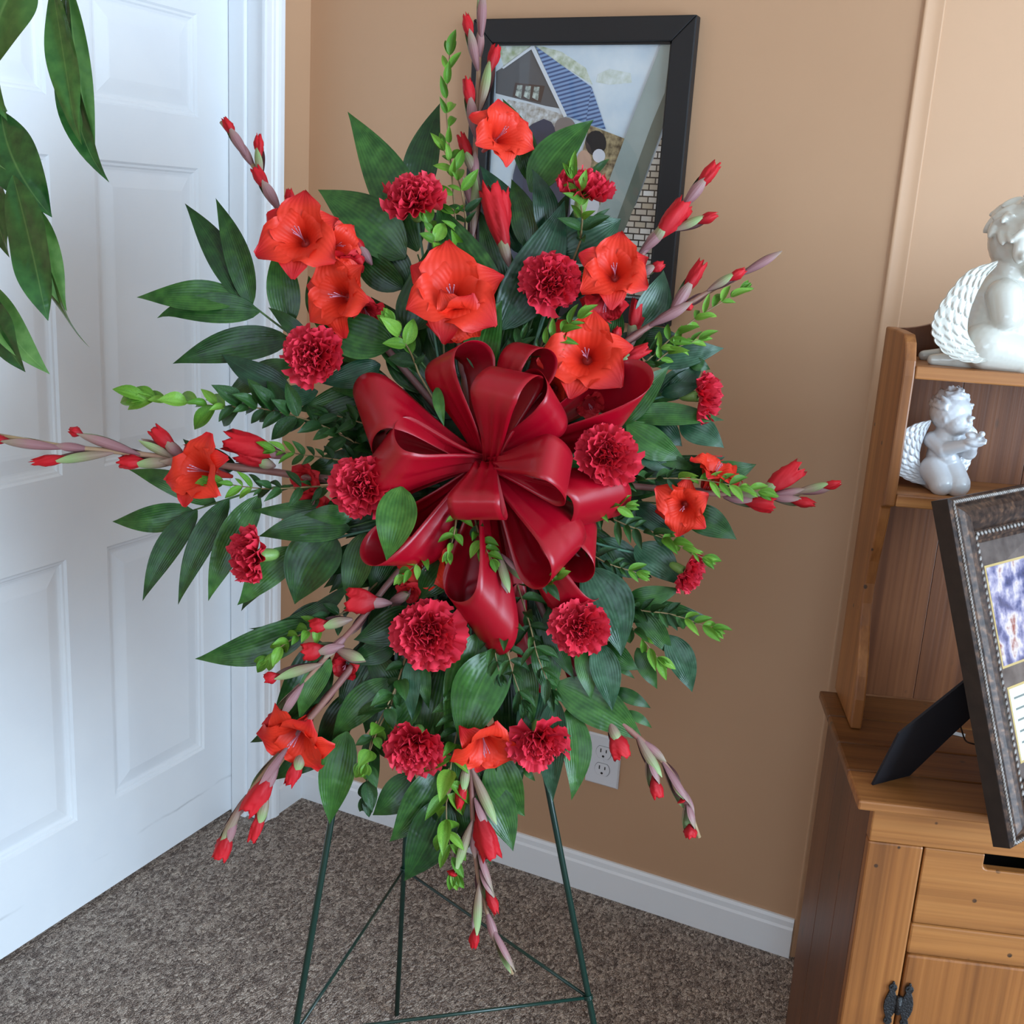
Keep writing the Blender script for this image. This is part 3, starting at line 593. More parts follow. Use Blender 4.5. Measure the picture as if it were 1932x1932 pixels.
def small_angel():
    s = 0.00080; u0, z0 = 0.109, 1.0755
    def q(x, y, v): return (u0 + (x - 1790) * s, v, z0 + (935 - y) * s * 0.885)
    t = thing('angel_figurine', cpt(0.105, 0.275, z0), 'small matte white kneeling cherub with cupped hands on the lower hutch shelf', 'figurine', 'ceramic cherubs on the hutch')
    B = Blob(); v = 0.280
    head = q(1787, 777, v)
    B.ball(head, 0.0285, (1.0, .98, 1.0)); B.ball(q(1798, 794, v - 0.012), 0.0195); B.ball(q(1788, 798, v - 0.016), 0.011); B.ball(q(1810, 795, v - 0.016), 0.010)
    B.ball(q(1812, 785, v - 0.028), 0.0042); B.ball(q(1808, 795, v - 0.0275), 0.0035, (1.4, 1, .7)); B.ball(q(1807, 800, v - 0.027), 0.0035, (1.4, 1, .6)); B.ball(q(1803, 807, v - .02), .007)
    for dx in (-10, 9): B.ball(q(1806 + dx, 781, v - 0.0245), 0.004, (1.5, .8, .7))
    B.ball(q(1774, 786, v - 0.022), 0.0055, (0.8, 0.6, 1.3))
    rnd = random.Random(5)
    for k in range(80):
        a = rnd.uniform(0.0, 6.28); b = rnd.uniform(0.1, 1.5)
        n = Vector((math.cos(a) * math.sin(b), math.sin(a) * math.sin(b), math.cos(b)))
        if (n.x * 0.5 - n.y) > 0.42 and n.z < 0.75: continue
        c = Vector(head) + n * 0.0278; tx = Vector((-n.y, n.x, rnd.uniform(-.6, .2)))
        B.ball(c + n * 0.001, 1.0, (0.0034, 0.0034, 0.0105), frame_of(tx).to_3x3())
    B.limb(q(1788, 812, v), 0.015, q(1788, 822, v), 0.018); B.limb(q(1786, 832, v), 0.0200, q(1784, 868, v), 0.0212); B.ball(q(1790, 868, v - 0.008), 0.019)
    B.ball(q(1783, 890, v), 0.0245, (1.0, 1, 0.85))
    for sg, a, b in ((-1, (1764, 836), (1778, 850)), (1, (1812, 836), (1822, 850))):
        w = v + (0.0 if sg < 0 else -0.002)
        B.limb(q(a[0], a[1], w), 0.0125, q(b[0], b[1], w - 0.018), 0.011); B.limb(q(b[0], b[1], w - 0.018), 0.0102, q(1814 + sg * 5, 832, v - 0.038), 0.0082)
    B.ball(q(1820, 825, v - 0.041), 0.011, (1.3, 1, 0.6))
    for f in range(5): B.limb(q(1818, 826, v - 0.048 + f * 0.004), 0.0032, q(1838 - abs(f - 2) * 2, 822 - f * 1.5, v - 0.052 + f * 0.005), 0.0026)
    B.ball(q(1816, 812, v - 0.036), 0.0062, (1.4, 1, .8)); B.ball(q(1830, 807, v - 0.044), 0.0045); B.limb(q(1825, 815, v - .04), .0035, q(1830, 808, v - .044), .0035)
    for sg, x0, x1 in ((-1, 1772, 1780), (1, 1798, 1808)):
        g = v - 0.010
        B.limb(q(x0, 892, g), 0.0205, q(x1, 912, g - 0.020), 0.0175); B.ball(q(x1, 915, g - 0.022), 0.0170)
        B.limb(q(x1 - 4, 921, g - 0.020), 0.0105, q(x0 - 8, 924, v + 0.034), 0.0088)
    obj('body', B.build('body', 0.0013, M_CER2, 2), t, CM.copy())
    P = lambda L: [(q(a, b, 0)[0], q(a, b, 0)[2]) for a, b in L]
    out = P([(1754, 795), (1728, 806), (1708, 826), (1702, 855), (1698, 884), (1710, 906), (1736, 921), (1762, 926)])
    inn = P([(1754, 806), (1750, 820), (1746, 838), (1744, 858), (1746, 878), (1752, 895), (1760, 908), (1768, 918)])
    feather_wing(out, inn, v - 0.004, 4, M_CER2, 'wing', t, 0.0042, -0.004)
    out = P([(1826, 800), (1842, 815), (1846, 845), (1842, 870), (1838, 890), (1832, 905), (1826, 914), (1818, 920)])
    inn = P([(1820, 808), (1818, 822), (1816, 842), (1816, 860), (1814, 876), (1812, 892), (1810, 906), (1808, 915)])
    feather_wing(out, inn, v + 0.014, 3, M_CER2, 'wing', t, 0.0042, 0.004)
big_angel(); small_angel()

# ------------------------------------------------------------------ ornate photo frame standing on the worktop
def photo_frame():
    w = Vector((math.sin(math.radians(25.7)), math.cos(math.radians(25.7)), 0)); bk = Vector((-w.y, w.x, 0)); ph = math.radians(21)
    up = Vector((0, 0, math.cos(ph))) + bk * math.sin(ph); nf = w.cross(up); nf = -nf if nf.dot(CAM - CO) < 0 else nf
    B = onplane(1909, 1603, 2, ZW); B.z = ZW + 0.001; FW, FH = 0.25, 0.425
    FM = Matrix((w, nf, up)).transposed().to_4x4(); FM.translation = B          # local x: width, y: out of the picture, z: up
    brz = NT('bronze_leaf_frame'); tc = brz.n('ShaderNodeTexCoord'); n = brz.n('ShaderNodeTexNoise', i_Scale=130.0, i_Detail=5); brz.l(tc, 'Object', n, 'Vector')
    r = brz.ramp([(0.35, srgb(44, 36, 34)), (0.55, srgb(74, 58, 50)), (0.7, srgb(112, 84, 66))]); brz.l(n, 'Fac', r, 'Fac').l(r, 'Color', brz.b, 'Base Color'); brz.set(Roughness=0.34, Metallic=0.35)
    bead = noisy('silvered_beading', srgb(96, 88, 82), srgb(160, 152, 146), scale=200, rough=0.38); dark = noisy('frame_edge_dark', srgb(24, 17, 15), srgb(40, 30, 26), scale=60, rough=0.5)
    t = thing('photo_frame', B, 'ornate bronze photo frame leaning back on the pine cabinet worktop', 'photo frame')
    def fo(name, V, Fc, m, par=t, sm=False):
        c = sum((Vector(v) for v in V), Vector()) / len(V)
        return obj(name, mesh(name, [Vector(v) - c for v in V], Fc, m, smooth=sm), par, FM @ Matrix.Translation(c))
    MW = 0.062
    prof = [(0.0, -0.024), (0.0, -0.002), (0.002, 0.001), (0.008, 0.002), (0.0095, -0.001), (0.013, 0.002), (0.019, 0.0060), (0.026, 0.0072), (0.033, 0.0050), (0.040, -0.0005), (0.044, -0.0045), (0.0455, -0.0030), (0.051, -0.0045), (0.056, -0.0055), (0.058, -0.010), (MW, -0.0105), (MW, -0.016)]
    def rail(name, ends):   # ends: function(inset)-> two points (x,z)
        V = []; 
        for e in (0, 1):
            for a, y in prof: x, z = ends(a)[e]; V.append((x, y, z))
        n_ = len(prof); return fo(name, V, [(i, i + 1, n_ + i + 1, n_ + i) for i in range(n_ - 1)], brz.m)
    rail('frame_rail', lambda a: ((a, a), (a, FH - a))); rail('frame_rail', lambda a: ((a, FH - a), (FW - a, FH - a)))
    rail('frame_rail', lambda a: ((FW - a, FH - a), (FW - a, a))); rail('frame_rail', lambda a: ((FW - a, a), (a, a)))
    for lo, hi in (((-0.0004, -0.024, 0), (0.004, -0.0025, FH)), ((FW - 0.004, -0.024, 0), (FW, -0.0025, FH)), ((0, -0.024, 0), (FW, -0.0025, 0.004)), ((0, -0.024, FH - 0.004), (FW, -0.0025, FH))):
        fo('outer_edge', box_pts(lo, hi), BOXF, dark)
    # rope beading along the outer edge and leaf ornament along the sight edge
    def beads(name, a, y, step, sc, m):
        V, Fc = [], []
        for (p, q_) in (((a, a), (a, FH - a)), ((a, FH - a), (FW - a, FH - a)), ((FW - a, FH - a), (FW - a, a)), ((FW - a, a), (a, a))):
            p, q_ = Vector((p[0], y, p[1])), Vector((q_[0], y, q_[1])); n_ = int((q_ - p).length / step); d = (q_ - p).normalized()
            for i in range(n_):
                R_ = frame_of(d + Vector((0, 1, 0)).cross(d) * 0.7, (0, 1, 0)).to_3x3()
                g = ico(p.lerp(q_, (i + 0.5) / n_), 1.0, 1, sc, R_); k = len(V); V += g[0]; Fc += [tuple(j + k for j in f) for f in g[1]]
        return fo(name, V, Fc, m, sm=True)
    beads('rope_beading', 0.005, 0.0022, 0.0046, (0.0018, 0.0017, 0.0042), bead)
    beads('leaf_ornament', 0.0495, -0.003, 0.0085, (0.0017, 0.0030, 0.0042), bead)
    fo('backing', box_pts((0.003, -0.0238, 0.003), (FW - 0.003, -0.021, FH - 0.003)), BOXF, plain('black_felt_board', srgb(14, 14, 18), 0.8))
    matb = noisy('brown_mottled_mat', srgb(66, 56, 52), srgb(104, 92, 86), scale=45, rough=0.5, detail=6)
    ma = fo('mat_board', box_pts((MW - 0.002, -0.020, MW - 0.002), (FW - MW + 0.002, -0.0165, FH - MW + 0.002)), BOXF, matb)
    gold = plain('gold_bevel', srgb(190, 164, 110), 0.35)
    def pic(x0, z0, x1, z1, m, nm):
        fo('gold_border', box_pts((x0 - 0.003, -0.0166, z0 - 0.003), (x1 + 0.003, -0.0160, z1 + 0.003)), BOXF, gold, ma)
        fo(nm, box_pts((x0, -0.0162, z0), (x1, -0.0157, z1)), BOXF, m, ma)
    pm = NT('printed_colour_photo'); tc = pm.n('ShaderNodeTexCoord'); v_ = pm.n('ShaderNodeTexNoise', i_Scale=38.0, i_Detail=6); pm.l(tc, 'Object', v_, 'Vector')
    r = pm.ramp([(0.3, srgb(40, 42, 66)), (0.42, srgb(84, 84, 120)), (0.5, srgb(150, 142, 164)), (0.58, srgb(206, 190, 184)), (0.68, srgb(140, 74, 64))]); pm.l(v_, 'Fac', r, 'Fac').l(r, 'Color', pm.b, 'Base Color')
    pic(MW + 0.018, 0.205, FW - MW - 0.012, 0.330, pm.m, 'mounted_photo')
    pic(MW + 0.020, 0.085, FW - MW - 0.012, 0.175, plain('cream_card', srgb(214, 222, 205), 0.5), 'caption_card')
    for k in range(5): fo('caption_line', box_pts((MW + 0.028, -0.0158, 0.161 - k * 0.014), (FW - MW - 0.02 - 0.012 * (k % 3), -0.0155, 0.1635 - k * 0.014)), BOXF, plain('caption_ink', srgb(110, 116, 112), 0.6), ma)
    gm = glass_mat('frame_glass')
    fo('glass', [(MW - .002, -0.0138, MW - .002), (FW - MW + .002, -0.0138, MW - .002), (FW - MW + .002, -0.0138, FH - MW + .002), (MW - .002, -0.0138, FH - MW + .002)], [(0, 1, 2, 3)], gm)
    # easel back: black strut from the middle of the back down to the worktop
    f0, f1 = onplane(1645, 1480, 2, ZW + 0.001), onplane(1715, 1462, 2, ZW + 0.001)
    def hit(px, py, p, n): d = ray(px, py); return CAM + d * ((p - CAM).dot(n) / d.dot(n))
    pb = FM @ Vector((0, -0.0245, 0)); nb = FM.to_3x3() @ Vector((0, 1, 0))
    hA = hit(1900, 1219, pb, nb); ns = (f1 - f0).cross(hA - f0); hB = hit(1900, 1287, f0, ns); k0 = hit(1695, 1384, f0, ns); k1 = hit(1790, 1390, f0, ns)
    nn = (hA - f0).cross(f1 - f0).normalized() * 0.0016
    V = [p + nn * s_ for s_ in (-1, 1) for p in (f0, f1, k1, hB, hA, k0)]
    Fc = [(5, 4, 3, 2, 1, 0), (6, 7, 8, 9, 10, 11)] + [(i, (i + 1) % 6, 6 + (i + 1) % 6, 6 + i) for i in range(6)]
    wobj('easel_strut', V, Fc, plain('black_velvet_board', srgb(22, 22, 30), 0.75), t, smooth=False)
    tube('retaining_cord', smooth_path([k1.lerp(hB, 0.2), hit(1822, 1394, f0, ns) + Vector((0.0, 0.004, -0.004)), hit(1838, 1404, pb, nb).lerp(hit(1838, 1404, f0, ns), 0.5), hit(1862, 1412, pb, nb)], 14), 0.0012, plain('brown_cord', srgb(38, 22, 14), 0.7), t, 6)
    tg = onplane(1806, 1385, 2, ZW + 0.0008)
    o = wobj('paper_tag', [tg + Vector((a * 0.011, b * 0.006, z)) for z in (0, 0.0006) for a, b in ((-1, -1), (1, -1), (1, 1), (-1, 1))], BOXF, plain('white_tag_paper', srgb(205, 208, 210), 0.7), None, smooth=False)
    tag(o, 'tiny white paper tag lying on the pine worktop behind the photo frame', 'tag')
photo_frame()
# ------------------------------------------------------------------ standing flower spray: shared pieces
D0 = 1.58; PX = D0 / F_PX
def S(x, y, z=0.0): return at(x, y, D0 - z * PX)          # photo position, z in photo pixels towards the viewer
def imgdir(fx, fy, fz): return (CR * fx + CU * fy + CB * fz).normalized()
rs = random.Random(11)

def leaf_mat(name, dark, mid, light, stripes=11, rough=0.33, edge=None):
    t = NT(name); tc = t.n('ShaderNodeTexCoord'); oi = t.n('ShaderNodeObjectInfo')
    sp = t.n('ShaderNodeSeparateXYZ'); t.l(tc, 'UV', sp, 0)
    mu = t.n('ShaderNodeMath', operation='MULTIPLY', i_1=float(stripes) * 2 * math.pi); t.l(sp, 'X', mu, 0)
    sn = t.n('ShaderNodeMath', operation='SINE'); t.l(mu, 0, sn, 0)
    ns = t.n('ShaderNodeTexNoise', i_Scale=55.0, i_Detail=4); t.l(tc, 'Object', ns, 'Vector')
    ad = t.n('ShaderNodeMath', operation='MULTIPLY_ADD', i_1=0.05); t.l(sn, 0, ad, 0).l(ns, 'Fac', ad, 2)
    a2 = t.n('ShaderNodeMath', operation='MULTIPLY_ADD', i_1=0.42, i_2=-0.21); t.l(oi, 'Random', a2, 0)
    a3 = t.n('ShaderNodeMath', operation='ADD'); t.l(ad, 0, a3, 0).l(a2, 0, a3, 1)
    r = t.ramp([(0.22, dark), (0.5, mid), (0.8, light)]); t.l(a3, 0, r, 'Fac')
    # pale midrib
    ab = t.n('ShaderNodeMath', operation='SUBTRACT', i_1=0.5); t.l(sp, 'X', ab, 0)
    a4 = t.n('ShaderNodeMath', operation='ABSOLUTE'); t.l(ab, 0, a4, 0)
    r2 = t.ramp([(0.0, (1, 1, 1, 1)), (0.03, (0, 0, 0, 1))]); t.l(a4, 0, r2, 'Fac')
    k = t.n('ShaderNodeMath', operation='MULTIPLY', i_1=0.35); t.l(r2, 'Color', k, 0)
    mx = t.n('ShaderNodeMix', data_type='RGBA'); t.l(k, 0, mx, 0).l(r, 'Color', mx, 6); mx.inputs[7].default_value = edge or light
    t.l(mx, 2, t.b, 'Base Color'); t.set(Roughness=rough)
    nl = t.n('ShaderNodeTexNoise', i_Scale=38.0, i_Detail=1, i_Distortion=0.8); t.l(tc, 'Object', nl, 'Vector')
    hb = t.n('ShaderNodeMath', operation='MULTIPLY_ADD', i_1=0.045); t.l(sn, 0, hb, 0).l(nl, 'Fac', hb, 2)
    bp = t.n('ShaderNodeBump', i_Strength=0.4, i_Distance=0.004); t.l(hb, 0, bp, 'Height').l(bp, 'Normal', t.b, 'Normal')
    t.b.inputs['Coat Weight'].default_value = 0.12; t.b.inputs['Coat Roughness'].default_value = 0.15; t.b.inputs['Specular IOR Level'].default_value = 0.32
    return t.m
M_PALM = leaf_mat('palm_leaf_green', srgb(20, 48, 20), srgb(33, 71, 28), srgb(60, 102, 42))
M_PALM_LIT = leaf_mat('palm_leaf_lit', srgb(34, 74, 25), srgb(52, 97, 36), srgb(82, 128, 54))  # lighter palm green; leaf tone and brighter light both put into the colour
M_PALM_SHEEN = leaf_mat('palm_leaf_blue_sheen', srgb(20, 48, 31), srgb(33, 68, 45), srgb(62, 98, 72), rough=0.3)  # bluish palm green; leaf tone and cool window sheen put into the colour
M_SPRIG = leaf_mat('myrtle_leaf_green', srgb(22, 52, 24), srgb(36, 74, 30), srgb(58, 100, 42), stripes=3, rough=0.32)
M_SPRIG_NEW = leaf_mat('myrtle_leaf_fresh', srgb(66, 114, 28), srgb(92, 142, 38), srgb(128, 174, 64), stripes=3, rough=0.4)
M_STEM = noisy('green_stem', srgb(52, 84, 40), srgb(84, 116, 60), scale=40, rough=0.5)
M_TWIG = noisy('brown_twig', srgb(104, 84, 54), srgb(148, 126, 84), scale=60, rough=0.6)
M_CSTEM = noisy('carnation_stem_blue_green', srgb(70, 116, 96), srgb(106, 148, 122), scale=40, rough=0.5)
M_CALYX = noisy('calyx_green', srgb(96, 138, 62), srgb(138, 172, 92), scale=50, rough=0.45)
def uvgrad(name, stops, rough, noise=0.12, stripes=0, subs=0.0):
    t = NT(name); tc = t.n('ShaderNodeTexCoord'); oi = t.n('ShaderNodeObjectInfo'); sp = t.n('ShaderNodeSeparateXYZ'); t.l(tc, 'UV', sp, 0)
    ns = t.n('ShaderNodeTexNoise', i_Scale=70.0, i_Detail=3); t.l(tc, 'Object', ns, 'Vector')
    a = t.n('ShaderNodeMath', operation='MULTIPLY_ADD', i_1=noise * 2); t.l(ns, 'Fac', a, 0).l(sp, 'Y', a, 2)
    b = t.n('ShaderNodeMath', operation='MULTIPLY_ADD', i_1=0.24, i_2=-0.12 - noise); t.l(oi, 'Random', b, 0)
    c = t.n('ShaderNodeMath', operation='ADD'); t.l(a, 0, c, 0).l(b, 0, c, 1)
    r = t.ramp(stops); t.l(c, 0, r, 'Fac').l(r, 'Color', t.b, 'Base Color'); t.set(Roughness=rough)
    if stripes:
        mu = t.n('ShaderNodeMath', operation='MULTIPLY', i_1=stripes * 6.283); t.l(sp, 'X', mu, 0); sn = t.n('ShaderNodeMath', operation='SINE'); t.l(mu, 0, sn, 0)
        bp = t.n('ShaderNodeBump', i_Strength=0.12, i_Distance=0.0012); t.l(sn, 0, bp, 'Height').l(bp, 'Normal', t.b, 'Normal')
    t.b.inputs['Specular IOR Level'].default_value = 0.35
    return t.m
M_GLAD = uvgrad('gladiolus_petal_orange_red', [(0.0, srgb(176, 24, 24)), (0.35, srgb(218, 48, 26)), (0.75, srgb(222, 50, 29)), (1.0, srgb(188, 18, 28))], 0.5, stripes=9)
M_GLAD_RED = uvgrad('gladiolus_bud_red', [(0.0, srgb(128, 8, 20)), (0.5, srgb(172, 12, 26)), (1.0, srgb(196, 20, 32))], 0.62, stripes=9)
M_THROAT = plain('gladiolus_throat', srgb(178, 40, 34), 0.55)
M_STAMEN = plain('stamen_violet_white', srgb(196, 130, 150), 0.5)
M_BRACT = uvgrad('bract_green_purple', [(0.0, srgb(132, 98, 96)), (0.45, srgb(138, 122, 100)), (0.8, srgb(136, 158, 104)), (1.0, srgb(150, 166, 116))], 0.5, stripes=6)
M_BRACT_P = uvgrad('bract_mauve', [(0.0, srgb(120, 80, 84)), (0.6, srgb(150, 108, 110)), (1.0, srgb(146, 132, 112))], 0.5, stripes=6)
M_GSTEM = uvgrad('gladiolus_stem_mauve', [(0.0, srgb(94, 66, 64)), (0.5, srgb(140, 94, 88)), (1.0, srgb(164, 138, 104))], 0.45)
M_CARN = uvgrad('carnation_petal_red', [(0.0, srgb(152, 6, 26)), (0.4, srgb(200, 22, 45)), (1.0, srgb(226, 54, 76))], 0.6, noise=0.06)

def leaf_geo(base, tip, hw, nrm, bend=0.0, arch=0.0, fold=0.15, curl=0.0, n=16, m=6, a=0.72, b=1.18, rip=0.05, rnd=rs, hook=0.0):
    ax = tip - base; L = ax.length; T = ax.normalized(); Nn = (nrm - T * nrm.dot(T)).normalized(); Sd = T.cross(Nn)
    pk = (a / (a + b)) ** a * (b / (a + b)) ** b; ph = rnd.uniform(0, 6.28); f1 = rnd.uniform(5, 9); ph2 = rnd.uniform(0, 6.28)
    V, uv, Fc = [], [], []
    for i in range(n + 1):
        t = i / n; tt = 0.004 + 0.992 * t; h = hw * (tt ** a) * ((1 - tt) ** b) / pk
        c = base + ax * t + Sd * bend * 4 * t * (1 - t) + Nn * (arch * 4 * t * (1 - t) - curl * t ** 3) + Sd * hook * max(0, t - 0.8) ** 2 * 25
        tw = rip * math.sin(t * 4 + ph2)
        for j in range(m + 1):
            q = j / m * 2 - 1; z = abs(q) * fold * h + rip * h * 1.3 * math.sin(f1 * t + ph + 2.2 * q) * abs(q) + tw * q * h
            V.append(c + Sd * q * h + Nn * z); uv.append((j / m, t))
    for i in range(n):
        for j in range(m): k = i * (m + 1) + j; Fc.append((k, k + 1, k + m + 2, k + m + 1))
    return V, Fc, uv
def leaf(parent, bx, by, tx, ty, w, bend=0, z=0, zt=None, m=None, roll=0.0, fold=0.16, arch=10, hook=0.0, nm='leaflet'):
    zt = z + rs.uniform(-8, 14) if zt is None else zt
    b, t = S(bx, by, z), S(tx, ty, zt); ax = (t - b).normalized()
    nrm = Matrix.Rotation(roll + rs.uniform(-0.22, 0.22), 3, ax) @ CB
    V, Fc, uv = leaf_geo(b, t, w * PX * 0.53, nrm, bend * PX, arch * PX, fold, rnd=rs, hook=hook * PX, rip=rs.uniform(0.03, 0.09))
    return wobj(nm, V, Fc, m or M_PALM, parent, uv)
FC = (905, 885)
def foam_start(x, y): 
    return (FC[0] + max(-60, min(60, x - FC[0])), FC[1] + max(-85, min(85, y - FC[1])), 0.0)
def stem_path(pts, n=18):
    P = [p if len(p) == 3 else (p[0], p[1], 0) for p in pts]
    s = foam_start(*P[0][:2])
    return smooth_path([S(*s)] + [S(*p) for p in P], n)

# ------------------------------------------------------------------ wire easel and foam
M_EASEL = plain('dark_green_enamel_wire', srgb(20, 48, 40), 0.28)
def easel():
    zc = 0.3; FR, RR, FL = onplane(1110, 1882, 2, zc), onplane(762, 1640, 2, zc), onplane(556, 1951, 2, zc)
    A = at(823, 403, 1.70)
    t = thing('wire_easel', ((FR.x + RR.x + FL.x) / 3, (FR.y + RR.y + FL.y) / 3, 0), 'dark green wire tripod easel carrying the flower spray over the carpet', 'easel')
    for P, r in ((FR, 0.0048), (FL, 0.0048), (RR, 0.0045)):
        d = (P - A); foot = A + d * (A.z / (A.z - P.z)); foot.z = 0.003
        tube('leg', [A, A.lerp(foot, 0.5), foot], r, M_EASEL, t, 10)
    for P, Q in ((FR, FL), (FR, RR), (FL, RR)):
        d = (Q - P).normalized(); tube('crossbar', [P - d * 0.006, P.lerp(Q, 0.5), Q + d * 0.006], 0.0026, M_EASEL, t, 8)
    for P, o in ((FR, A), (RR, A), (FL, A)):   # wire wraps at the joints
        ax = (o - P).normalized(); x = ax.orthogonal().normalized(); y = ax.cross(x)
        tube('wire_wrap', [P + ax * 0.002 * (k / 8 - 1.5) + (x * math.cos(k * 0.8) + y * math.sin(k * 0.8)) * 0.0062 for k in range(25)], 0.0013, M_EASEL, t, 6)
    hb = S(905, 1000, -75); tube('support_bar', [S(800, 1010, -62), S(905, 1012, -62), S(1010, 1008, -62)], 0.003, M_EASEL, t, 8)
easel()
def foam():
    t = thing('floral_foam', S(905, 985, -40), 'green floral foam block hidden behind the red bow', 'foam block')
    V = [S(x, y, z) for z in (-66, 18) for x, y in ((828, 1005), (982, 1005), (982, 765), (828, 765))]
    bevel(wobj('foam_brick', V, BOXF, noisy('wet_floral_foam', srgb(22, 44, 26), srgb(36, 62, 38), scale=120, rough=0.9, bump=0.3), t, smooth=False), 0.008)
    for k in range(4):
        y = 790 + k * 65; tube('cage_wire', [S(826, y, 20), S(905, y, 22), S(984, y, 20)], 0.0012, M_EASEL, t, 6)
foam()

# ------------------------------------------------------------------ palm fronds
def frond(label, path, leaves, m=None, name='palm_frond'):
    base = S(*foam_start(*path[0][:2]))
    t = thing(name, base, label, 'foliage', 'palm fronds of the spray')
    tube('stem', stem_path(path), lambda k: (3.2 - 1.6 * k) * PX, M_STEM, t, 6)
    for l in leaves:
        l = list(l); kw = l.pop() if isinstance(l[-1], dict) else {}
        tx, ty, bx, by, w = l[:5]; bend = l[5] if len(l) > 5 else 0; z = l[6] if len(l) > 6 else 10
        leaf(t, bx, by, tx, ty, w, bend, z, m=kw.pop('m', m), **kw)
LIT, BLU = {'m': None}, {'m': None}
n_ = lambda **k: dict(m=M_PALM_LIT, **k)
b_ = lambda **k: dict(m=M_PALM_SHEEN, **k)
frond('three tall palm leaves rising behind the topmost carnation', [(870, 760, -15), (825, 600, -5), (788, 480, 0)],
      [(656, 211, 788, 474, 84, 10, 0), (600, 358, 765, 486, 92, 10, 12), (830, 195, 776, 400, 62, -6, -20), (690, 452, 770, 540, 60, 6, -12)])
frond('palm frond behind the uppermost orange gladiolus flower', [(925, 740, -20), (965, 560, -15), (1000, 430, -10), (1008, 340, -5)],
      [(1120, 226, 1000, 362, 70, -8, 12, n_()), (948, 186, 1002, 345, 46, 8, -10), (1003, 318, 1030, 445, 46, 8, 25, b_()), (965, 338, 1000, 470, 50, 6, 5), (905, 312, 985, 480, 60, 8, -10, b_()), (903, 395, 955, 570, 56, 6, 0), (1150, 300, 1110, 338, 14, 0, 5), (1075, 360, 1035, 470, 34, 0, -5)])
frond('two broad crossed palm leaves behind the big central gladiolus bloom', [(915, 720, 0), (935, 640, 10), (942, 590, 20)],
      [(1065, 378, 944, 622, 92, 12, 45, b_()), (826, 380, 945, 600, 96, -14, 38), (948, 566, 905, 705, 66, -12, 60, n_()), (945, 640, 900, 720, 40, 0, 40)])
frond('glossy palm leaf pointing right across the black picture frame', [(960, 740, -10), (1020, 560, 0), (1062, 480, 10)],
      [(1172, 413, 1056, 478, 84, 6, 25, b_()), (1151, 393, 1110, 425, 12, 0, 10), (1096, 372, 1062, 470, 30, 4, 0), (1130, 500, 1050, 560, 50, 0, 0)])
frond('upper left palm frond with five leaflets spread over the white door', [(840, 800, -20), (700, 715, -10), (600, 660, 0), (545, 628, 8), (489, 586, 12), (456, 560, 14)],
      [(349, 384, 459, 566, 52, 6, 14), (407, 374, 475, 578, 48, 8, 18), (258, 561, 458, 563, 56, 0, 16), (296, 592, 490, 588, 54, 8, 18, dict(hook=-8)), (326, 686, 548, 640, 62, 10, 12), (506, 580, 585, 655, 30, 5, 10)])
frond('palm leaves beside and below the left carnation', [(830, 820, -20), (680, 740, -5), (600, 690, 5)],
      [(528, 450, 545, 616, 58, -4, 0), (418, 668, 548, 736, 48, -8, 28, b_()), (423, 752, 560, 690, 52, 6, 5), (582, 520, 605, 610, 36, 0, -5), (478, 788, 600, 738, 42, 6, 12, b_()), (560, 775, 700, 735, 52, -6, 0)])
frond('broad dark palm leaves left of the central gladiolus bloom', [(860, 780, -10), (800, 690, 10), (750, 640, 20)],
      [(582, 590, 742, 652, 82, -12, 45), (806, 470, 772, 625, 98, 22, 20), (664, 456, 760, 545, 58, -8, 5), (602, 722, 718, 688, 48, -8, 35, b_()), (625, 735, 748, 738, 56, 8, 22), (700, 560, 790, 680, 60, 0, -10), (570, 795, 720, 765, 66, -8, 10)])
frond('lower left palm frond with five leaflets hanging against the door', [(840, 900, -15), (700, 905, 0), (560, 915, 10), (485, 925, 15), (432, 941, 15), (364, 963, 15)],
      [(212, 984, 364, 963, 50, -6, 18), (269, 1134, 372, 962, 46, 8, 20), (336, 1141, 432, 941, 46, 8, 18), (393, 1134, 490, 935, 56, 10, 16), (243, 886, 408, 950, 44, 8, 5), (345, 828, 446, 884, 44, -6, 0), (475, 962, 628, 950, 34, -6, 20)])
frond('palm leaves clustered behind the leftmost lower carnation', [(850, 930, -10), (760, 965, 5), (660, 995, 15)],
      [(488, 1012, 660, 996, 56, 8, 35), (573, 972, 665, 978, 34, 4, 42), (556, 1140, 630, 1008, 96, 12, 40), (452, 1146, 566, 1035, 58, 12, 22, dict(hook=6)), (455, 1153, 560, 1055, 36, 10, 10), (654, 1138, 690, 1005, 58, -4, 32), (700, 1120, 740, 1010, 50, 0, 5), (610, 860, 720, 870, 46, 0, -10), (590, 1090, 700, 1030, 46, 0, -15)])
frond('single broad leaf lying over the left loops of the red bow', [(800, 900, 60), (775, 905, 100)], [(729, 1058, 758, 918, 70, -8, 165, n_(zt=172, arch=16)), (838, 805, 824, 730, 20, 0, 120, n_(zt=128))])
frond('lower left palm frond with long pointed leaves reaching the door casing', [(860, 960, -15), (740, 1060, 0), (650, 1120, 10), (588, 1178, 15)],
      [(368, 1243, 592, 1176, 66, -12, 30), (470, 1186, 656, 1106, 32, -24, 10), (505, 1378, 606, 1210, 84, -18, 5), (565, 1358, 624, 1244, 42, 8, 50), (472, 1401, 528, 1370, 20, -3, 20), (530, 1180, 640, 1150, 40, 4, -5)])
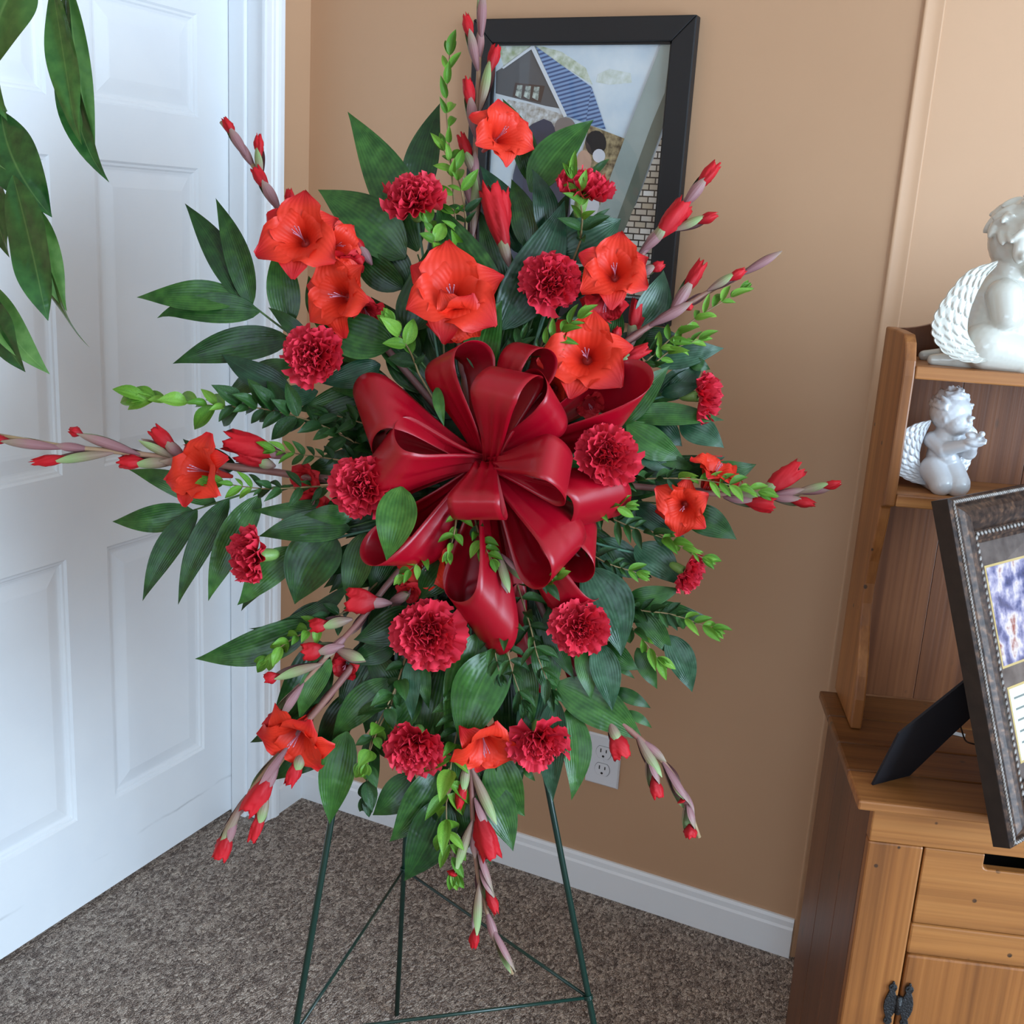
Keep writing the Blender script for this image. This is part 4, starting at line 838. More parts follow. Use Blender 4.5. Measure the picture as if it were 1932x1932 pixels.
frond('dark palm leaves around the lower left carnation and gladiolus buds', [(870, 970, -15), (800, 1090, 0), (740, 1180, 10)],
      [(667, 1207, 778, 1150, 62, -8, 40), (655, 1250, 748, 1212, 46, 0, 22), (626, 1396, 738, 1282, 58, 8, 30), (622, 1555, 655, 1380, 64, 4, 35, n_()), (513, 1473, 642, 1402, 50, 8, 15), (710, 1502, 702, 1385, 36, 4, 25), (600, 1440, 690, 1300, 60, 8, 0), (790, 1130, 842, 1060, 60, 0, 40)])
frond('palm frond hanging lowest with broad pointed leaves over the easel legs', [(880, 1000, -15), (850, 1200, 0), (836, 1400, 15)],
      [(703, 1538, 782, 1462, 60, -6, 30), (735, 1588, 830, 1452, 76, -8, 28), (763, 1662, 838, 1506, 84, -6, 40), (968, 1606, 898, 1462, 66, -10, 20), (926, 1632, 902, 1570, 22, 0, 18), (885, 1600, 862, 1480, 48, 0, 12), (712, 1420, 790, 1300, 66, 6, 10), (820, 1480, 850, 1340, 60, 0, 0), (762, 1345, 812, 1150, 70, 6, -5), (798, 1430, 838, 1240, 72, 4, -8), (690, 1385, 742, 1235, 64, 6, -10), (868, 1510, 880, 1330, 62, 0, -8), (962, 1430, 958, 1265, 62, 0, -10), (1008, 1425, 1000, 1240, 56, 0, -12), (640, 1350, 720, 1200, 62, 4, -14), (905, 1400, 900, 1220, 70, 0, -14)])
frond('pair of shiny broad leaves hanging under the red bow', [(890, 1010, -10), (900, 1110, 10), (905, 1210, 30)],
      [(838, 1388, 902, 1195, 90, -10, 45, n_()), (874, 1418, 948, 1225, 94, 14, 58, n_()), (778, 1360, 778, 1238, 34, 0, 42, b_()), (810, 1338, 803, 1250, 24, 4, 35), (770, 1330, 700, 1230, 50, 0, 5), (850, 1290, 850, 1150, 70, 0, 15)])
frond('palm leaves hanging between the two downturned carnations and the outlet', [(930, 1010, -15), (985, 1180, 0), (1035, 1310, 15)],
      [(990, 1540, 935, 1425, 72, 8, 22), (1043, 1514, 1048, 1318, 54, 4, 38, b_()), (1078, 1510, 1072, 1335, 52, -12, 34, n_()), (985, 1430, 1022, 1285, 56, 0, 18, b_()), (981, 1482, 976, 1435, 14, 0, 25), (1010, 1474, 985, 1445, 13, 0, 25), (930, 1500, 905, 1360, 50, 0, 5), (1005, 1370, 985, 1230, 44, 0, 25)])
frond('large smooth palm leaf right of the lower bow loops', [(940, 990, -10), (1040, 1050, 15), (1105, 1080, 30)],
      [(1172, 1238, 1108, 1070, 84, -16, 62, b_()), (1084, 1282, 1034, 1148, 42, 6, 40), (1115, 1320, 1094, 1222, 36, 0, 45), (1155, 1341, 1128, 1212, 52, -4, 50, b_()), (1205, 1264, 1144, 1212, 42, 4, 30), (1041, 1322, 1028, 1195, 54, 4, 35), (1098, 1190, 1040, 1110, 50, 0, 10)])
frond('long palm leaf stretching down right above the wall outlet', [(930, 1000, -15), (1000, 1180, 5), (1050, 1290, 15)],
      [(1214, 1398, 1050, 1288, 76, -8, 38), (1198, 1281, 1150, 1250, 14, -3, 20), (1228, 1336, 1155, 1300, 26, -4, 22), (1230, 1374, 1175, 1343, 18, -4, 20), (1060, 1400, 1010, 1310, 40, 0, 15)])
frond('lower right palm frond with drooping pointed leaves beside the tan wall', [(950, 960, -15), (1080, 1040, 0), (1180, 1110, 10)],
      [(1286, 1110, 1182, 1130, 38, 4, 20), (1340, 1165, 1222, 1142, 42, 8, 12), (1306, 1306, 1262, 1198, 50, -4, 14, b_()), (1240, 1300, 1202, 1222, 32, 0, 20), (1283, 1104, 1198, 1030, 60, -8, 22, b_()), (1270, 1240, 1195, 1140, 44, -4, 8), (1230, 1090, 1130, 1020, 60, 4, 0, b_()), (1178, 1120, 1110, 1010, 50, 0, -5)])
frond('right palm frond with dark pointed leaves around the side gladiolus', [(960, 920, -10), (1120, 940, 5), (1250, 950, 12)],
      [(1390, 1018, 1290, 966, 54, -6, 18), (1292, 1014, 1200, 952, 42, 4, 22, b_()), (1427, 876, 1320, 898, 48, 4, 10), (1368, 862, 1200, 905, 60, 6, 5), (1250, 1000, 1140, 960, 44, 0, 15, b_()), (1230, 930, 1120, 905, 44, 0, 0)])
frond('right palm frond with light green leaves beside the front right carnation', [(970, 880, -10), (1100, 830, 10), (1180, 800, 20)],
      [(1292, 866, 1182, 802, 58, 8, 45, n_()), (1271, 894, 1196, 842, 34, 4, 38, b_()), (1318, 889, 1222, 855, 26, 0, 35), (1366, 845, 1282, 800, 52, -6, 22, b_()), (1287, 842, 1236, 792, 44, 0, 15, b_()), (1150, 830, 1090, 800, 40, 0, 0)])
frond('right upper palm frond fanning out left of the side-on carnation', [(970, 840, -10), (1080, 790, 5), (1170, 775, 15)],
      [(1366, 793, 1186, 784, 42, -4, 40), (1264, 690, 1170, 800, 50, -6, 45, n_()), (1207, 688, 1140, 770, 46, 4, 32), (1330, 680, 1240, 752, 50, 0, 12, b_()), (1312, 690, 1262, 745, 36, 6, 20, b_()), (1326, 724, 1248, 745, 26, 0, 28, b_()), (1300, 745, 1180, 740, 50, 0, 0)])
frond('palm leaves pointing right below the long right gladiolus stem', [(970, 800, -10), (1090, 700, 5), (1190, 660, 15)],
      [(1366, 657, 1212, 672, 54, 2, 22, b_()), (1340, 697, 1300, 682, 24, 0, 15), (1252, 510, 1206, 615, 60, 8, 18, b_()), (1166, 572, 1150, 648, 42, 0, 12), (1178, 632, 1115, 628, 24, 3, 20), (1290, 640, 1200, 640, 40, 0, 0), (1100, 590, 1040, 700, 60, 0, 5), (1230, 620, 1130, 690, 50, 0, -5)])
# dense greenery packed round the foam
for nm, x0, y0, a0, a1, nl in (('upper', 905, 800, 30, 150, 32), ('left', 850, 885, 140, 220, 34), ('lower', 905, 960, 205, 335, 66), ('right', 960, 885, -40, 40, 36)):
    lv = []
    for k in range(nl):
        a = math.radians(a0 + (a1 - a0) * (k + 0.5) / nl + rs.uniform(-4, 4)); r0 = rs.uniform(20, 205 if nm == 'lower' else 190); r1 = r0 + rs.uniform(110, 165); ey_ = 1.22 if nm in ('upper', 'lower') else 1.0
        if nm == 'lower': ey_ = 1.3
        if nm in ('left', 'right'): r1 += 25; r0 += 25
        cx, cy = 905, 885
        lv.append((cx + r1 * math.cos(a), cy - r1 * ey_ * math.sin(a), cx + r0 * math.cos(a), cy - r0 * ey_ * math.sin(a), rs.uniform(46, 74), rs.uniform(-14, 14), rs.uniform(-60, -12)))
    am = math.radians((a0 + a1) / 2)
    frond('dense dark palm frond packed deep behind the bow on its %s side' % nm, [(x0, y0, -20), (x0 + 90 * math.cos(am), y0 - 90 * math.sin(am), -30)], lv)
# ------------------------------------------------------------------ gladioli
def petal_mesh(var, wide):
    rnd = random.Random(40 + var); n, m = 13, 10; V, uv, Fc = [], [], []
    ph = rnd.uniform(0, 6.28); ph2 = rnd.uniform(0, 6.28); rec = rnd.uniform(0.10, 0.42); sw = rnd.uniform(-0.10, 0.10)
    for i in range(n + 1):
        t = i / n
        r = 0.04 + 0.20 * t + 0.80 * t ** 1.7; z = -0.75 + 0.88 * math.sin(min(t, 0.78) / 0.78 * math.pi / 2) - rec * max(0, t - 0.55) ** 1.6 * 3.2
        hw = wide * (0.07 + 0.56 * math.sin(math.pi * min(1, 0.05 + 0.93 * t ** 1.25)) ** 0.85)
        if t > 0.86: hw *= 1 - 0.55 * ((t - 0.86) / 0.14) ** 1.5
        for j in range(m + 1):
            q = j / m * 2 - 1; e = abs(q) ** 2.5; sg = 1 if q > 0 else -1
            h = hw * (1 + 0.07 * e * math.sin(17 * t + ph + sg))
            ruf = t * abs(q) ** 4 * (0.075 * math.sin(13 * t + ph + sg * 1.3) + 0.05 * math.sin(23 * t + ph2 - sg))
            cup = 0.34 * hw * q * q * (1.15 - 1.1 * t); mid = -0.05 * math.exp(-(q * 4) ** 2) * math.sin(math.pi * t)
            V.append((r - 0.14 * q * q * hw, q * h + sw * t * t, z + cup + ruf + mid)); uv.append((j / m, t))
    for i in range(n):
        for j in range(m): k = i * (m + 1) + j; Fc.append((k, k + 1, k + m + 2, k + m + 1))
    return mesh('petal', V, Fc, M_GLAD if var < 6 else M_GLAD_RED, uv)
PETALS = [petal_mesh(k, 0.86 if k % 2 else 0.70) for k in range(6)] + [petal_mesh(6 + k, 0.9) for k in range(2)]
def throat_mesh(m):
    V, Fc, uv = tube_geo([Vector((0, 0, z)) for z in (-1.25, -1.05, -0.85, -0.66, -0.50)], lambda k: 0.05 + 0.09 * k, 10)
    return mesh('throat', V, Fc, m, uv)
THROAT = throat_mesh(M_THROAT)
def stamen_mesh():
    V, Fc, uv = tube_geo(smooth_path([(0, 0, -0.6), (0.02, 0, -0.2), (0.09, 0, 0.22)], 8), lambda k: 0.014, 5)
    g = ico((0.10, 0, 0.28), 1.0, 1, (0.018, 0.018, 0.075)); k = len(V); V += g[0]; Fc += [tuple(i + k for i in f) for f in g[1]]
    return mesh('stamen', V, Fc, M_STAMEN)
STAMEN = stamen_mesh()
def bract_mesh(m, nm):
    """cupped pointed sheath round the +Y axis, unit length, unit radius"""
    V, uv, Fc = [], [], []; n, s = 12, 8
    for i in range(n + 1):
        t = i / n; r = 0.44 * math.sin(math.pi * min(1, 0.05 + 0.70 * t)) ** 0.9 * (1 - 0.35 * t ** 3); op = 3.0 * (1 - t ** 3) + 0.2
        for j in range(s + 1):
            a = (j / s - 0.5) * op - math.pi / 2
            V.append((r * math.cos(a), t + 0.03 * math.cos(a * 2) * t, r * math.sin(a) - 0.10 * t * t)); uv.append((j / s, t))
    for i in range(n):
        for j in range(s): k = i * (s + 1) + j; Fc.append((k, k + 1, k + s + 2, k + s + 1))
    return mesh(nm, V, Fc, m, uv)
BRACTS = [bract_mesh(M_BRACT, 'bract'), bract_mesh(M_BRACT_P, 'bract')]
def budred_mesh(var):
    """furled petals: a spindle with spiral folds and a ragged end, along +Y, unit length"""
    rnd = random.Random(var); V, uv, Fc = [], [], []; n, s = 14, 26; fl = (0.15, 0.55, 0.85)[var % 3]
    for i in range(n + 1):
        t = i / n; r = 0.05 + 0.36 * math.sin(math.pi * min(0.55, 0.03 + t * 0.66)) ** 1.15 * (1 if t < 0.7 else 1 - (t - 0.7) * (2.2 - 2.3 * fl))
        for j in range(s):
            a = 2 * math.pi * j / s + t * 1.5; k = 0.84 + 0.34 * min(1, 2 * t) * ((3 * j / s + 1.1 * t + 0.37 * var) % 1.0) + 0.08 * t * math.sin(7 * a + var * 2)
            y = t + (0.06 * math.sin(5 * a + var) + 0.045 * math.sin(8 * a)) * max(0, t - 0.75) * 4
            V.append((r * k * math.cos(a), y, r * k * math.sin(a))); uv.append((j / s, t))
    for i in range(n):
        for j in range(s): Fc.append((i * s + j, i * s + (j + 1) % s, (i + 1) * s + (j + 1) % s, (i + 1) * s + j))
    c = len(V); V.append((0, 0.86, 0)); uv.append((0.5, 0.2))
    for j in range(s): Fc.append((n * s + j, n * s + (j + 1) % s, c))
    return mesh('furled_petals', V, Fc, M_GLAD_RED, uv)
BUDS = [budred_mesh(k) for k in range(3)]
def yframe(y, zhint):
    y = Vector(y).normalized(); z = Vector(zhint); z = (z - y * z.dot(y)).normalized(); x = y.cross(z); return Matrix((x, y, z)).transposed().to_4x4()
gk = [0]
def gflower(t, cx, cy, size, f, z, opn=1.0, red=False, roll=None):
    gk[0] += 1; k = gk[0]; R = size * 0.56 * PX; c = S(cx, cy, z); d = imgdir(*f)
    roll = (k * 0.7) if roll is None else roll
    fr = frame_of(d, CR) @ Matrix.Rotation(roll, 4, 'Z'); c = c - d * R * 0.05
    fl = obj('flower', THROAT, t, trs(c, fr, (R, R, R)))
    for i in range(6):
        a = math.radians(60 * i + rs.uniform(-7, 7)); inner = i % 2
        me = PETALS[(k * 2 + i) % 6 if not red else 6 + i % 2]
        sc = R * rs.uniform(0.92, 1.08); op = opn * rs.uniform(0.93, 1.05)
        M_ = trs(c + d * (0.02 * R if inner else 0), fr @ Matrix.Rotation(a, 4, 'Z'), (sc * op, sc * (0.6 + 0.4 * op), sc * (1.0 + 0.35 * (1 - opn))))
        obj('petal', me, fl, M_)
    for i in range(4): obj('stamen', STAMEN, fl, trs(c, fr @ Matrix.Rotation(i * 1.1 + 0.4, 4, 'Z'), (R * 0.85,) * 3))
    b = yframe(-d, CB); obj('bract', BRACTS[k % 2], t, trs(c - d * R * 1.25, yframe(d + CU * 0.1, CB), (R * 0.30, R * 0.95, R * 0.30)))
def gbud(t, bx, by, tx, ty, w, red, z):
    gk[0] += 1; b, e = S(bx, by, z), S(tx, ty, z + 6); d = e - b; L = d.length; wr = w * PX; bw = min(wr, 32 * PX) * 0.92
    side = CB if gk[0] % 2 else (CB + CR * 0.8)
    fr = yframe(d, side); p = obj('bud', BRACTS[gk[0] % 2], t, trs(b, fr, (bw, L * (1 - 0.30 * red), bw)))
    obj('bract', BRACTS[(gk[0] + 1) % 2], p, trs(b, fr @ Matrix.Rotation(2.6, 4, 'Y'), (bw * .95, L * (1 - 0.58 * red), bw * .95)))
    if red > 0.03:
        v = 2 if w > 38 else (1 if w > 28 else 0); k0 = max(0.02, 1 - red * 1.35)
        obj('furled_petals', BUDS[v], p, trs(b + d * k0, fr @ Matrix.Rotation(gk[0], 4, 'Y'), (wr * 0.86, L * (1 - k0), wr * 0.86)))
def gladiolus(label, path, flowers, buds, r0=8, r1=3.5):
    P = [p for p in path]; base = S(*foam_start(*P[0][:2]))
    t = thing('gladiolus', base, label, 'flower', 'red gladioli of the spray')
    tube('stem', stem_path(P, 26), lambda k: (r0 + (r1 - r0) * k) * PX, M_GSTEM, t, 8)
    for f in flowers: gflower(t, *f)
    for b in buds:
        zz = b[6] if len(b) > 6 else min(P, key=lambda q: (q[0] - b[0]) ** 2 + (q[1] - b[1]) ** 2)[2]
        gbud(t, *b[:6], zz + 4)
    # small clasping bracts up the stem
    sp = stem_path(P, 26)
    for i in (11, 14, 17, 20):
        d = (sp[i + 1] - sp[i]).normalized(); obj('bract', BRACTS[1], t, trs(sp[i], yframe(d, CB if i % 2 else -CB), (0.016, 0.05, 0.016)))
gladiolus('tall gladiolus pointing straight up beside the black picture frame', [(898, 780, -10), (893, 560, 0), (892, 420, 18), (899, 230, 24), (905, 90, 18), (912, -40, 10)],
    [(950, 250, 118, (.45, .12, .85), 62, 1.0)],
    [(903, 138, 879, 28, 26, .38), (904, 212, 936, 88, 30, .32), (898, 262, 881, 150, 30, .45), (896, 330, 870, 255, 30, .6), (907, 80, 911, -25, 26, .1), (892, 450, 902, 320, 30, 0), (892, 400, 878, 330, 24, 0), (962, 505, 925, 355, 56, .95, 40), (950, 470, 948, 362, 40, .95, 34)])
gladiolus('upper left gladiolus with two open orange-red blooms over the door casing', [(850, 800, -10), (690, 610, 10), (600, 490, 30), (525, 395, 30), (470, 300, 25), (417, 230, 20)],
    [(563, 440, 142, (-.12, .15, 1), 92, 1.0, False, 0.4), (642, 462, 92, (.5, -.05, .7), 66, .9), (634, 556, 130, (-.4, -.05, .9), 84, 1.0), (692, 592, 76, (.3, -.6, .6), 50, .8, True), (655, 500, 80, (.2, -.7, .5), 48, .8, True)],
    [(468, 300, 423, 224, 26, .35), (492, 340, 488, 255, 26, .42), (528, 398, 482, 318, 30, .45), (556, 432, 545, 358, 26, .4), (702, 500, 668, 448, 26, .5)])
gladiolus('large ruffled central gladiolus bloom just above the bow', [(890, 820, 0), (872, 680, 40), (860, 600, 60)],
    [(852, 552, 168, (0.02, .2, 1), 100, 1.0, False, 0.5), (864, 606, 112, (.05, -.62, .75), 88, .9, False, 0.0)], [], 7, 5)
gladiolus('upper right gladiolus with furled buds crossing the picture frame edge', [(960, 780, -10), (1110, 590, 10), (1190, 510, 28), (1232, 450, 32), (1290, 388, 26), (1338, 322, 20)],
    [(1160, 508, 124, (-.1, .22, 1), 82, 1.0, False, 0.5), (1140, 578, 92, (-.15, -.75, .55), 58, .85, True)],
    [(1228, 462, 1292, 385, 52, .85), (1288, 392, 1352, 310, 34, .5), (1270, 435, 1352, 405, 28, .4), (1200, 520, 1252, 498, 28, .45), (1188, 662, 1205, 568, 42, .6), (1205, 480, 1262, 425, 30, 0)])
gladiolus('long right gladiolus with closed buds pointing over the tan wall', [(970, 800, 0), (1080, 705, 30), (1160, 658, 42), (1230, 612, 42), (1300, 572, 36), (1390, 520, 30), (1472, 476, 25)],
    [(1106, 668, 150, (-.12, .1, 1), 96, 1.0, False, 0.3), (1038, 738, 92, (-.35, -.3, .85), 62, .9), (1112, 765, 70, (.2, -.6, .6), 50, .8, True)],
    [(1262, 598, 1326, 496, 34, .5), (1335, 548, 1405, 510, 26, .4), (1395, 520, 1478, 474, 24, 0), (1150, 690, 1222, 658, 34, .7, 70), (1240, 606, 1306, 575, 24, .2), (1150, 655, 1168, 618, 26, .6), (1225, 615, 1310, 570, 30, 0)])
gladiolus('right gladiolus stem reaching towards the pine hutch', [(980, 890, 0), (1180, 915, 30), (1330, 930, 46), (1440, 936, 48), (1520, 928, 50), (1586, 911, 52)],
    [(1288, 958, 96, (-.3, -.2, .9), 74, 1.0), (1352, 885, 108, (.35, .75, .45), 56, .9)],
    [(1428, 938, 1508, 882, 50, .72), (1365, 938, 1458, 952, 42, .5), (1496, 930, 1585, 911, 24, .34), (1448, 936, 1536, 951, 28, .44), (1365, 925, 1440, 940, 30, 0), (1450, 935, 1520, 925, 22, 0)])
gladiolus('long left gladiolus stretched level across the white door', [(840, 900, 0), (640, 905, 20), (500, 888, 30), (380, 873, 38), (250, 855, 44), (120, 842, 50), (-5, 821, 56)],
    [(370, 886, 130, (-.45, .1, .85), 88, 1.0, False, 0.2), (575, 905, 76, (-.3, -.2, .9), 40, .8, True), (592, 946, 66, (-.2, -.5, .8), 34, .8, True)],
    [(120, 846, -20, 826, 28, .22), (215, 854, 62, 872, 28, .4), (265, 858, 132, 811, 28, .14), (335, 872, 226, 872, 38, .38), (350, 868, 290, 810, 38, .6), (335, 868, 262, 826, 26, 0), (545, 862, 430, 830, 60, .9, 45), (520, 880, 450, 855, 44, .9, 42), (400, 876, 300, 866, 34, 0)], 9, 4)
gladiolus('lower left gladiolus with a row of small rosy buds', [(860, 960, 0), (740, 1092, 30), (680, 1170, 52), (620, 1234, 58), (570, 1292, 58), (528, 1350, 52)],
    [(556, 1398, 132, (-.3, -.55, .8), 82, .95, False, 0.1)],
    [(740, 1138, 656, 1132, 64, .6, 62), (665, 1168, 586, 1182, 38, .38), (650, 1218, 572, 1230, 44, .45), (632, 1224, 690, 1250, 34, 0), (735, 1135, 775, 1122, 30, 0), (608, 1252, 500, 1281, 30, .2), (572, 1290, 506, 1372, 40, .3)])
gladiolus('drooping gladiolus at the lower left hanging above the carpet', [(860, 980, -10), (700, 1210, 10), (610, 1325, 38), (520, 1430, 55), (465, 1508, 58), (405, 1616, 52)],
    [(650, 1258, 66, (-.2, -.3, .9), 22, .8, True)],
    [(525, 1445, 468, 1530, 56, .68), (505, 1500, 476, 1585, 30, .6), (445, 1535, 414, 1618, 42, .5), (572, 1418, 545, 1480, 34, .7), (545, 1405, 470, 1500, 34, 0), (465, 1500, 406, 1612, 26, 0)], 9, 4)
gladiolus('longest bottom gladiolus trailing down between the easel legs', [(900, 1000, 0), (895, 1250, 30), (890, 1440, 52), (893, 1560, 56), (903, 1660, 56), (930, 1755, 50), (967, 1838, 45)],
    [(916, 1412, 124, (.2, -.6, .75), 76, 1.0, False, 0.3)],
    [(882, 1435, 865, 1525, 28, .55), (895, 1505, 926, 1615, 58, .62), (893, 1545, 852, 1652, 28, .08), (904, 1640, 936, 1722, 28, .45), (905, 1660, 894, 1788, 26, .24), (926, 1745, 969, 1840, 24, 0), (890, 1450, 935, 1560, 30, 0), (900, 1600, 925, 1690, 26, 0), (940, 1040, 958, 1122, 28, 0, 110), (945, 1045, 985, 1092, 22, 0, 108)], 7, 3)
gladiolus('lower right gladiolus curving down past the wall outlet', [(960, 1000, -5), (1080, 1270, 20), (1180, 1370, 42), (1240, 1425, 46), (1286, 1492, 46), (1319, 1580, 40)],
    [], [(1150, 1362, 1174, 1428, 50, .6), (1222, 1425, 1241, 1504, 34, .38), (1265, 1458, 1288, 1514, 24, .1), (1296, 1512, 1303, 1580, 34, .28), (1200, 1385, 1246, 1470, 30, 0), (1250, 1438, 1300, 1530, 30, 0)], 8, 4)
gladiolus('orange-red gladiolus bloom half hidden under the left bow loops', [(880, 980, 0), (830, 1040, 30)],
    [(806, 1066, 116, (-.25, -.3, .9), 52, 1.0), (772, 1118, 64, (-.2, -.6, .7), 36, .8, True)], [], 7, 6)

# ------------------------------------------------------------------ carnations
def carn_petal(var):
    rnd = random.Random(90 + var); n, m = 6, 14; V, uv, Fc = [], [], []; ph = rnd.uniform(0, 6.28); fq = rnd.uniform(2.2, 3.4)
    for i in range(n + 1):
        t = i / n
        for j in range(m + 1):
            q = j / m * 2 - 1; hw = 0.05 + 0.48 * t ** 1.15; rr = t * (1.0 - 0.20 * q * q * t)
            if i == n: rr += 0.028 * ((j % 2) * 2 - 1) + rnd.uniform(-.022, .022)
            z = 0.13 * t ** 2 * math.sin(fq * 3.1 * q + ph) + 0.20 * t ** 3 + 0.05 * t * t * math.sin(8 * q + ph * 2) + 0.10 * q * q * t
            V.append((rr, q * hw, z)); uv.append((j / m, t))
    for i in range(n):
        for j in range(m): k = i * (m + 1) + j; Fc.append((k, k + 1, k + m + 2, k + m + 1))
    return mesh('petal', V, Fc, M_CARN, uv)
CPET = [carn_petal(k) for k in range(6)]
def calyx_mesh():
    V, Fc, uv = tube_geo([Vector((0, 0, z)) for z in (-1.35, -1.3, -1.15, -0.9, -0.65, -0.45)], lambda k: 0.05 + 0.23 * min(1, k * 2.0) ** 0.7 + 0.03 * k, 12)
    for k in range(5):
        a = k * 1.2566; b = len(V)
        V += [Vector((0.27 * math.cos(a - .5), 0.27 * math.sin(a - .5), -0.5)), Vector((0.27 * math.cos(a + .5), 0.27 * math.sin(a + .5), -0.5)), Vector((0.36 * math.cos(a), 0.36 * math.sin(a), -0.24))]; Fc.append((b, b + 1, b + 2)); uv += [(0, 0)] * 3
    return mesh('calyx', V, Fc, M_CALYX, uv)
CALYX = calyx_mesh()
def carnation(label, cx, cy, dia, f, z, spread=1.0, N=44):
    R = dia * 0.455 * PX; c = S(cx, cy, z); d = imgdir(*f); fr = frame_of(d, CR)
    st = foam_start(cx, cy)
    t = thing('carnation', S(*st), label, 'flower', 'red carnations of the spray')
    back = c - d * R * 1.1
    tube('stem', smooth_path([S(*st), S(st[0] * .5 + cx * .5, st[1] * .5 + cy * .5, z * 0.3), back - d * R * 0.9 , back], 18), 2.6 * PX, M_CSTEM, t, 6)
    obj('calyx', CALYX, t, trs(c - d * R * 0.1, fr, (R * 0.9, R * 0.9, R)))
    for k in range(N):
        u = (k + 0.5) / N; tilt = math.radians(6 + 92 * u ** 0.75) * spread; az = k * 2.39996 + rs.uniform(-.2, .2)
        L = R * (0.92 + 0.32 * u) * rs.uniform(0.82, 1.15)
        p0 = c - d * R * (0.42 + 0.0 * u)
        # local X of the petal points outward along the tilt
        dirv = (fr.to_3x3() @ Vector((math.sin(tilt) * math.cos(az), math.sin(tilt) * math.sin(az), math.cos(tilt))))
        nrm = (fr.to_3x3() @ Vector((-math.cos(tilt) * math.cos(az), -math.cos(tilt) * math.sin(az), math.sin(tilt))))
        nrm = Matrix.Rotation(rs.uniform(-.5, .5), 3, dirv) @ nrm
        fm = frame_of(nrm, dirv)
        sc = L * (0.9 if u < 0.4 else 1.0)
        obj('petal', CPET[k % 6], t, trs(p0, fm, (sc, sc * (0.72 + 0.35 * u), sc)))
carnation('topmost red carnation left of the tall gladiolus', 780, 364, 100, (-.05, .55, .8), 85)
carnation('red carnation in front of the picture by bright green leaf tips', 1105, 346, 98, (.2, .85, .45), 62)
carnation('red carnation right of the central gladiolus bloom', 1044, 528, 104, (.05, .12, 1), 88)
carnation('red carnation at the upper left beside the door casing', 588, 670, 102, (-.15, -.02, 1), 86)
carnation('red carnation resting on the left bow loops', 682, 916, 102, (-.12, 0.02, 1), 150)
carnation('red carnation against the right bow loop', 1148, 858, 104, (.15, .0, 1), 150)
carnation('red carnation seen side-on at the right edge of the spray', 1338, 748, 86, (.93, -.05, .30), 44)
carnation('red carnation at the lower left turned towards the door', 464, 1050, 100, (-.8, -.05, .55), 66)
carnation('small red carnation at the lower right with its green calyx showing', 1305, 1086, 72, (.78, -.45, .35), 50)
carnation('large round red carnation just below the bow', 806, 1198, 116, (-.02, -.08, 1), 96)
carnation('red carnation below the lower right bow loops', 1096, 1187, 92, (.05, -.1, 1), 98)
carnation('downturned red carnation hanging left of the bottom gladiolus', 783, 1418, 104, (-.05, -.52, .85), 80)
carnation('downturned red carnation hanging beside the wall outlet', 1021, 1412, 104, (.1, -.62, .78), 78)

# ------------------------------------------------------------------ myrtle sprigs
def sprig_leaf(m, rnd):
    V, Fc, uv = leaf_geo(Vector((0, 0, 0)), Vector((0, 1, 0)), 0.5, Vector((0, 0, 1)), 0, 0.06, 0.28, 0.10, 8, 4, 0.72, 1.02, 0.05, rnd)
    return mesh('leaf', V, Fc, m, uv)
r2 = random.Random(21)
SL = [sprig_leaf(M_SPRIG, r2) for _ in range(3)]; SLN = [sprig_leaf(M_SPRIG_NEW, r2) for _ in range(3)]
def sprig(label, path, ll, fresh=0.25, step=0.62, wide=0.35, r=1.9, start=0.0):
    st = foam_start(*path[0][:2]); t = thing('myrtle_sprig', S(*st), label, 'foliage', 'myrtle sprigs of the spray')
    own = smooth_path([S(*p) for p in path], 60)
    full = smooth_path([S(*st), own[0]], 8)[:-1] + own if (Vector(path[0][:2]) - Vector(st[:2])).length > 12 else own
    tube('twig', full, lambda k: r * (1.15 - 0.65 * k) * PX, M_TWIG, t, 6)
    L = sum((own[i + 1] - own[i]).length for i in range(59)); n = max(3, int(L / (ll * PX * (step * 0.75 + 0.14))))
    for k in range(n + 1):
        u = start + (1 - start) * k / n; i = min(58, int(u * 59)); p = own[i].lerp(own[i + 1], u * 59 - i); d = (own[i + 1] - own[i]).normalized()
        az = k * 1.57 + 0.4 + rs.uniform(-.9, .9)
        x = (CB - d * CB.dot(d)).normalized(); y = d.cross(x)
        for s in (0, math.pi):
            if rs.random() < 0.12: continue
            o = (x * math.cos(az + s) * 0.8 + y * math.sin(az + s)); spread = 1.1 - 0.75 * max(0, (u - 0.7) / 0.3)
            dr = (d * (0.55 + 0.5 * u) + o * spread).normalized(); nn = (CB * 0.75 + d * -0.3 + o * rs.uniform(-.25, .25) + CU * 0.3)
            sc = ll * PX * rs.uniform(0.65, 1.4) * (1.0 - 0.22 * abs(u - 0.45)); new = u > 1 - fresh
            obj('leaf', (SLN if new else SL)[(k + int(s)) % 3], t, trs(p, yframe(dr, nn), (sc * wide * rs.uniform(.85, 1.15), sc, sc)))
    dr = (own[-1] - own[-3]).normalized(); sc = ll * PX * 0.8
    for q in (-0.35, 0, 0.35): obj('leaf', (SLN if fresh else SL)[0], t, trs(own[-1], yframe(dr + (dr.cross(CB)) * q, CB), (sc * wide, sc, sc)))
sprig('tall thin myrtle sprig rising left of the top gladiolus', [(872, 520, 20), (860, 420, 40), (850, 300, 45), (842, 200, 45), (848, 105, 40)], 40, .9, .72)
sprig('short myrtle sprig with fresh leaves beside the tall gladiolus base', [(880, 420, 45), (868, 350, 52), (838, 285, 52)], 36, .6, .5)
sprig('bright myrtle tip standing before the carnation on the picture', [(1095, 455, 40), (1098, 400, 80), (1082, 338, 95)], 44, .7, .45)
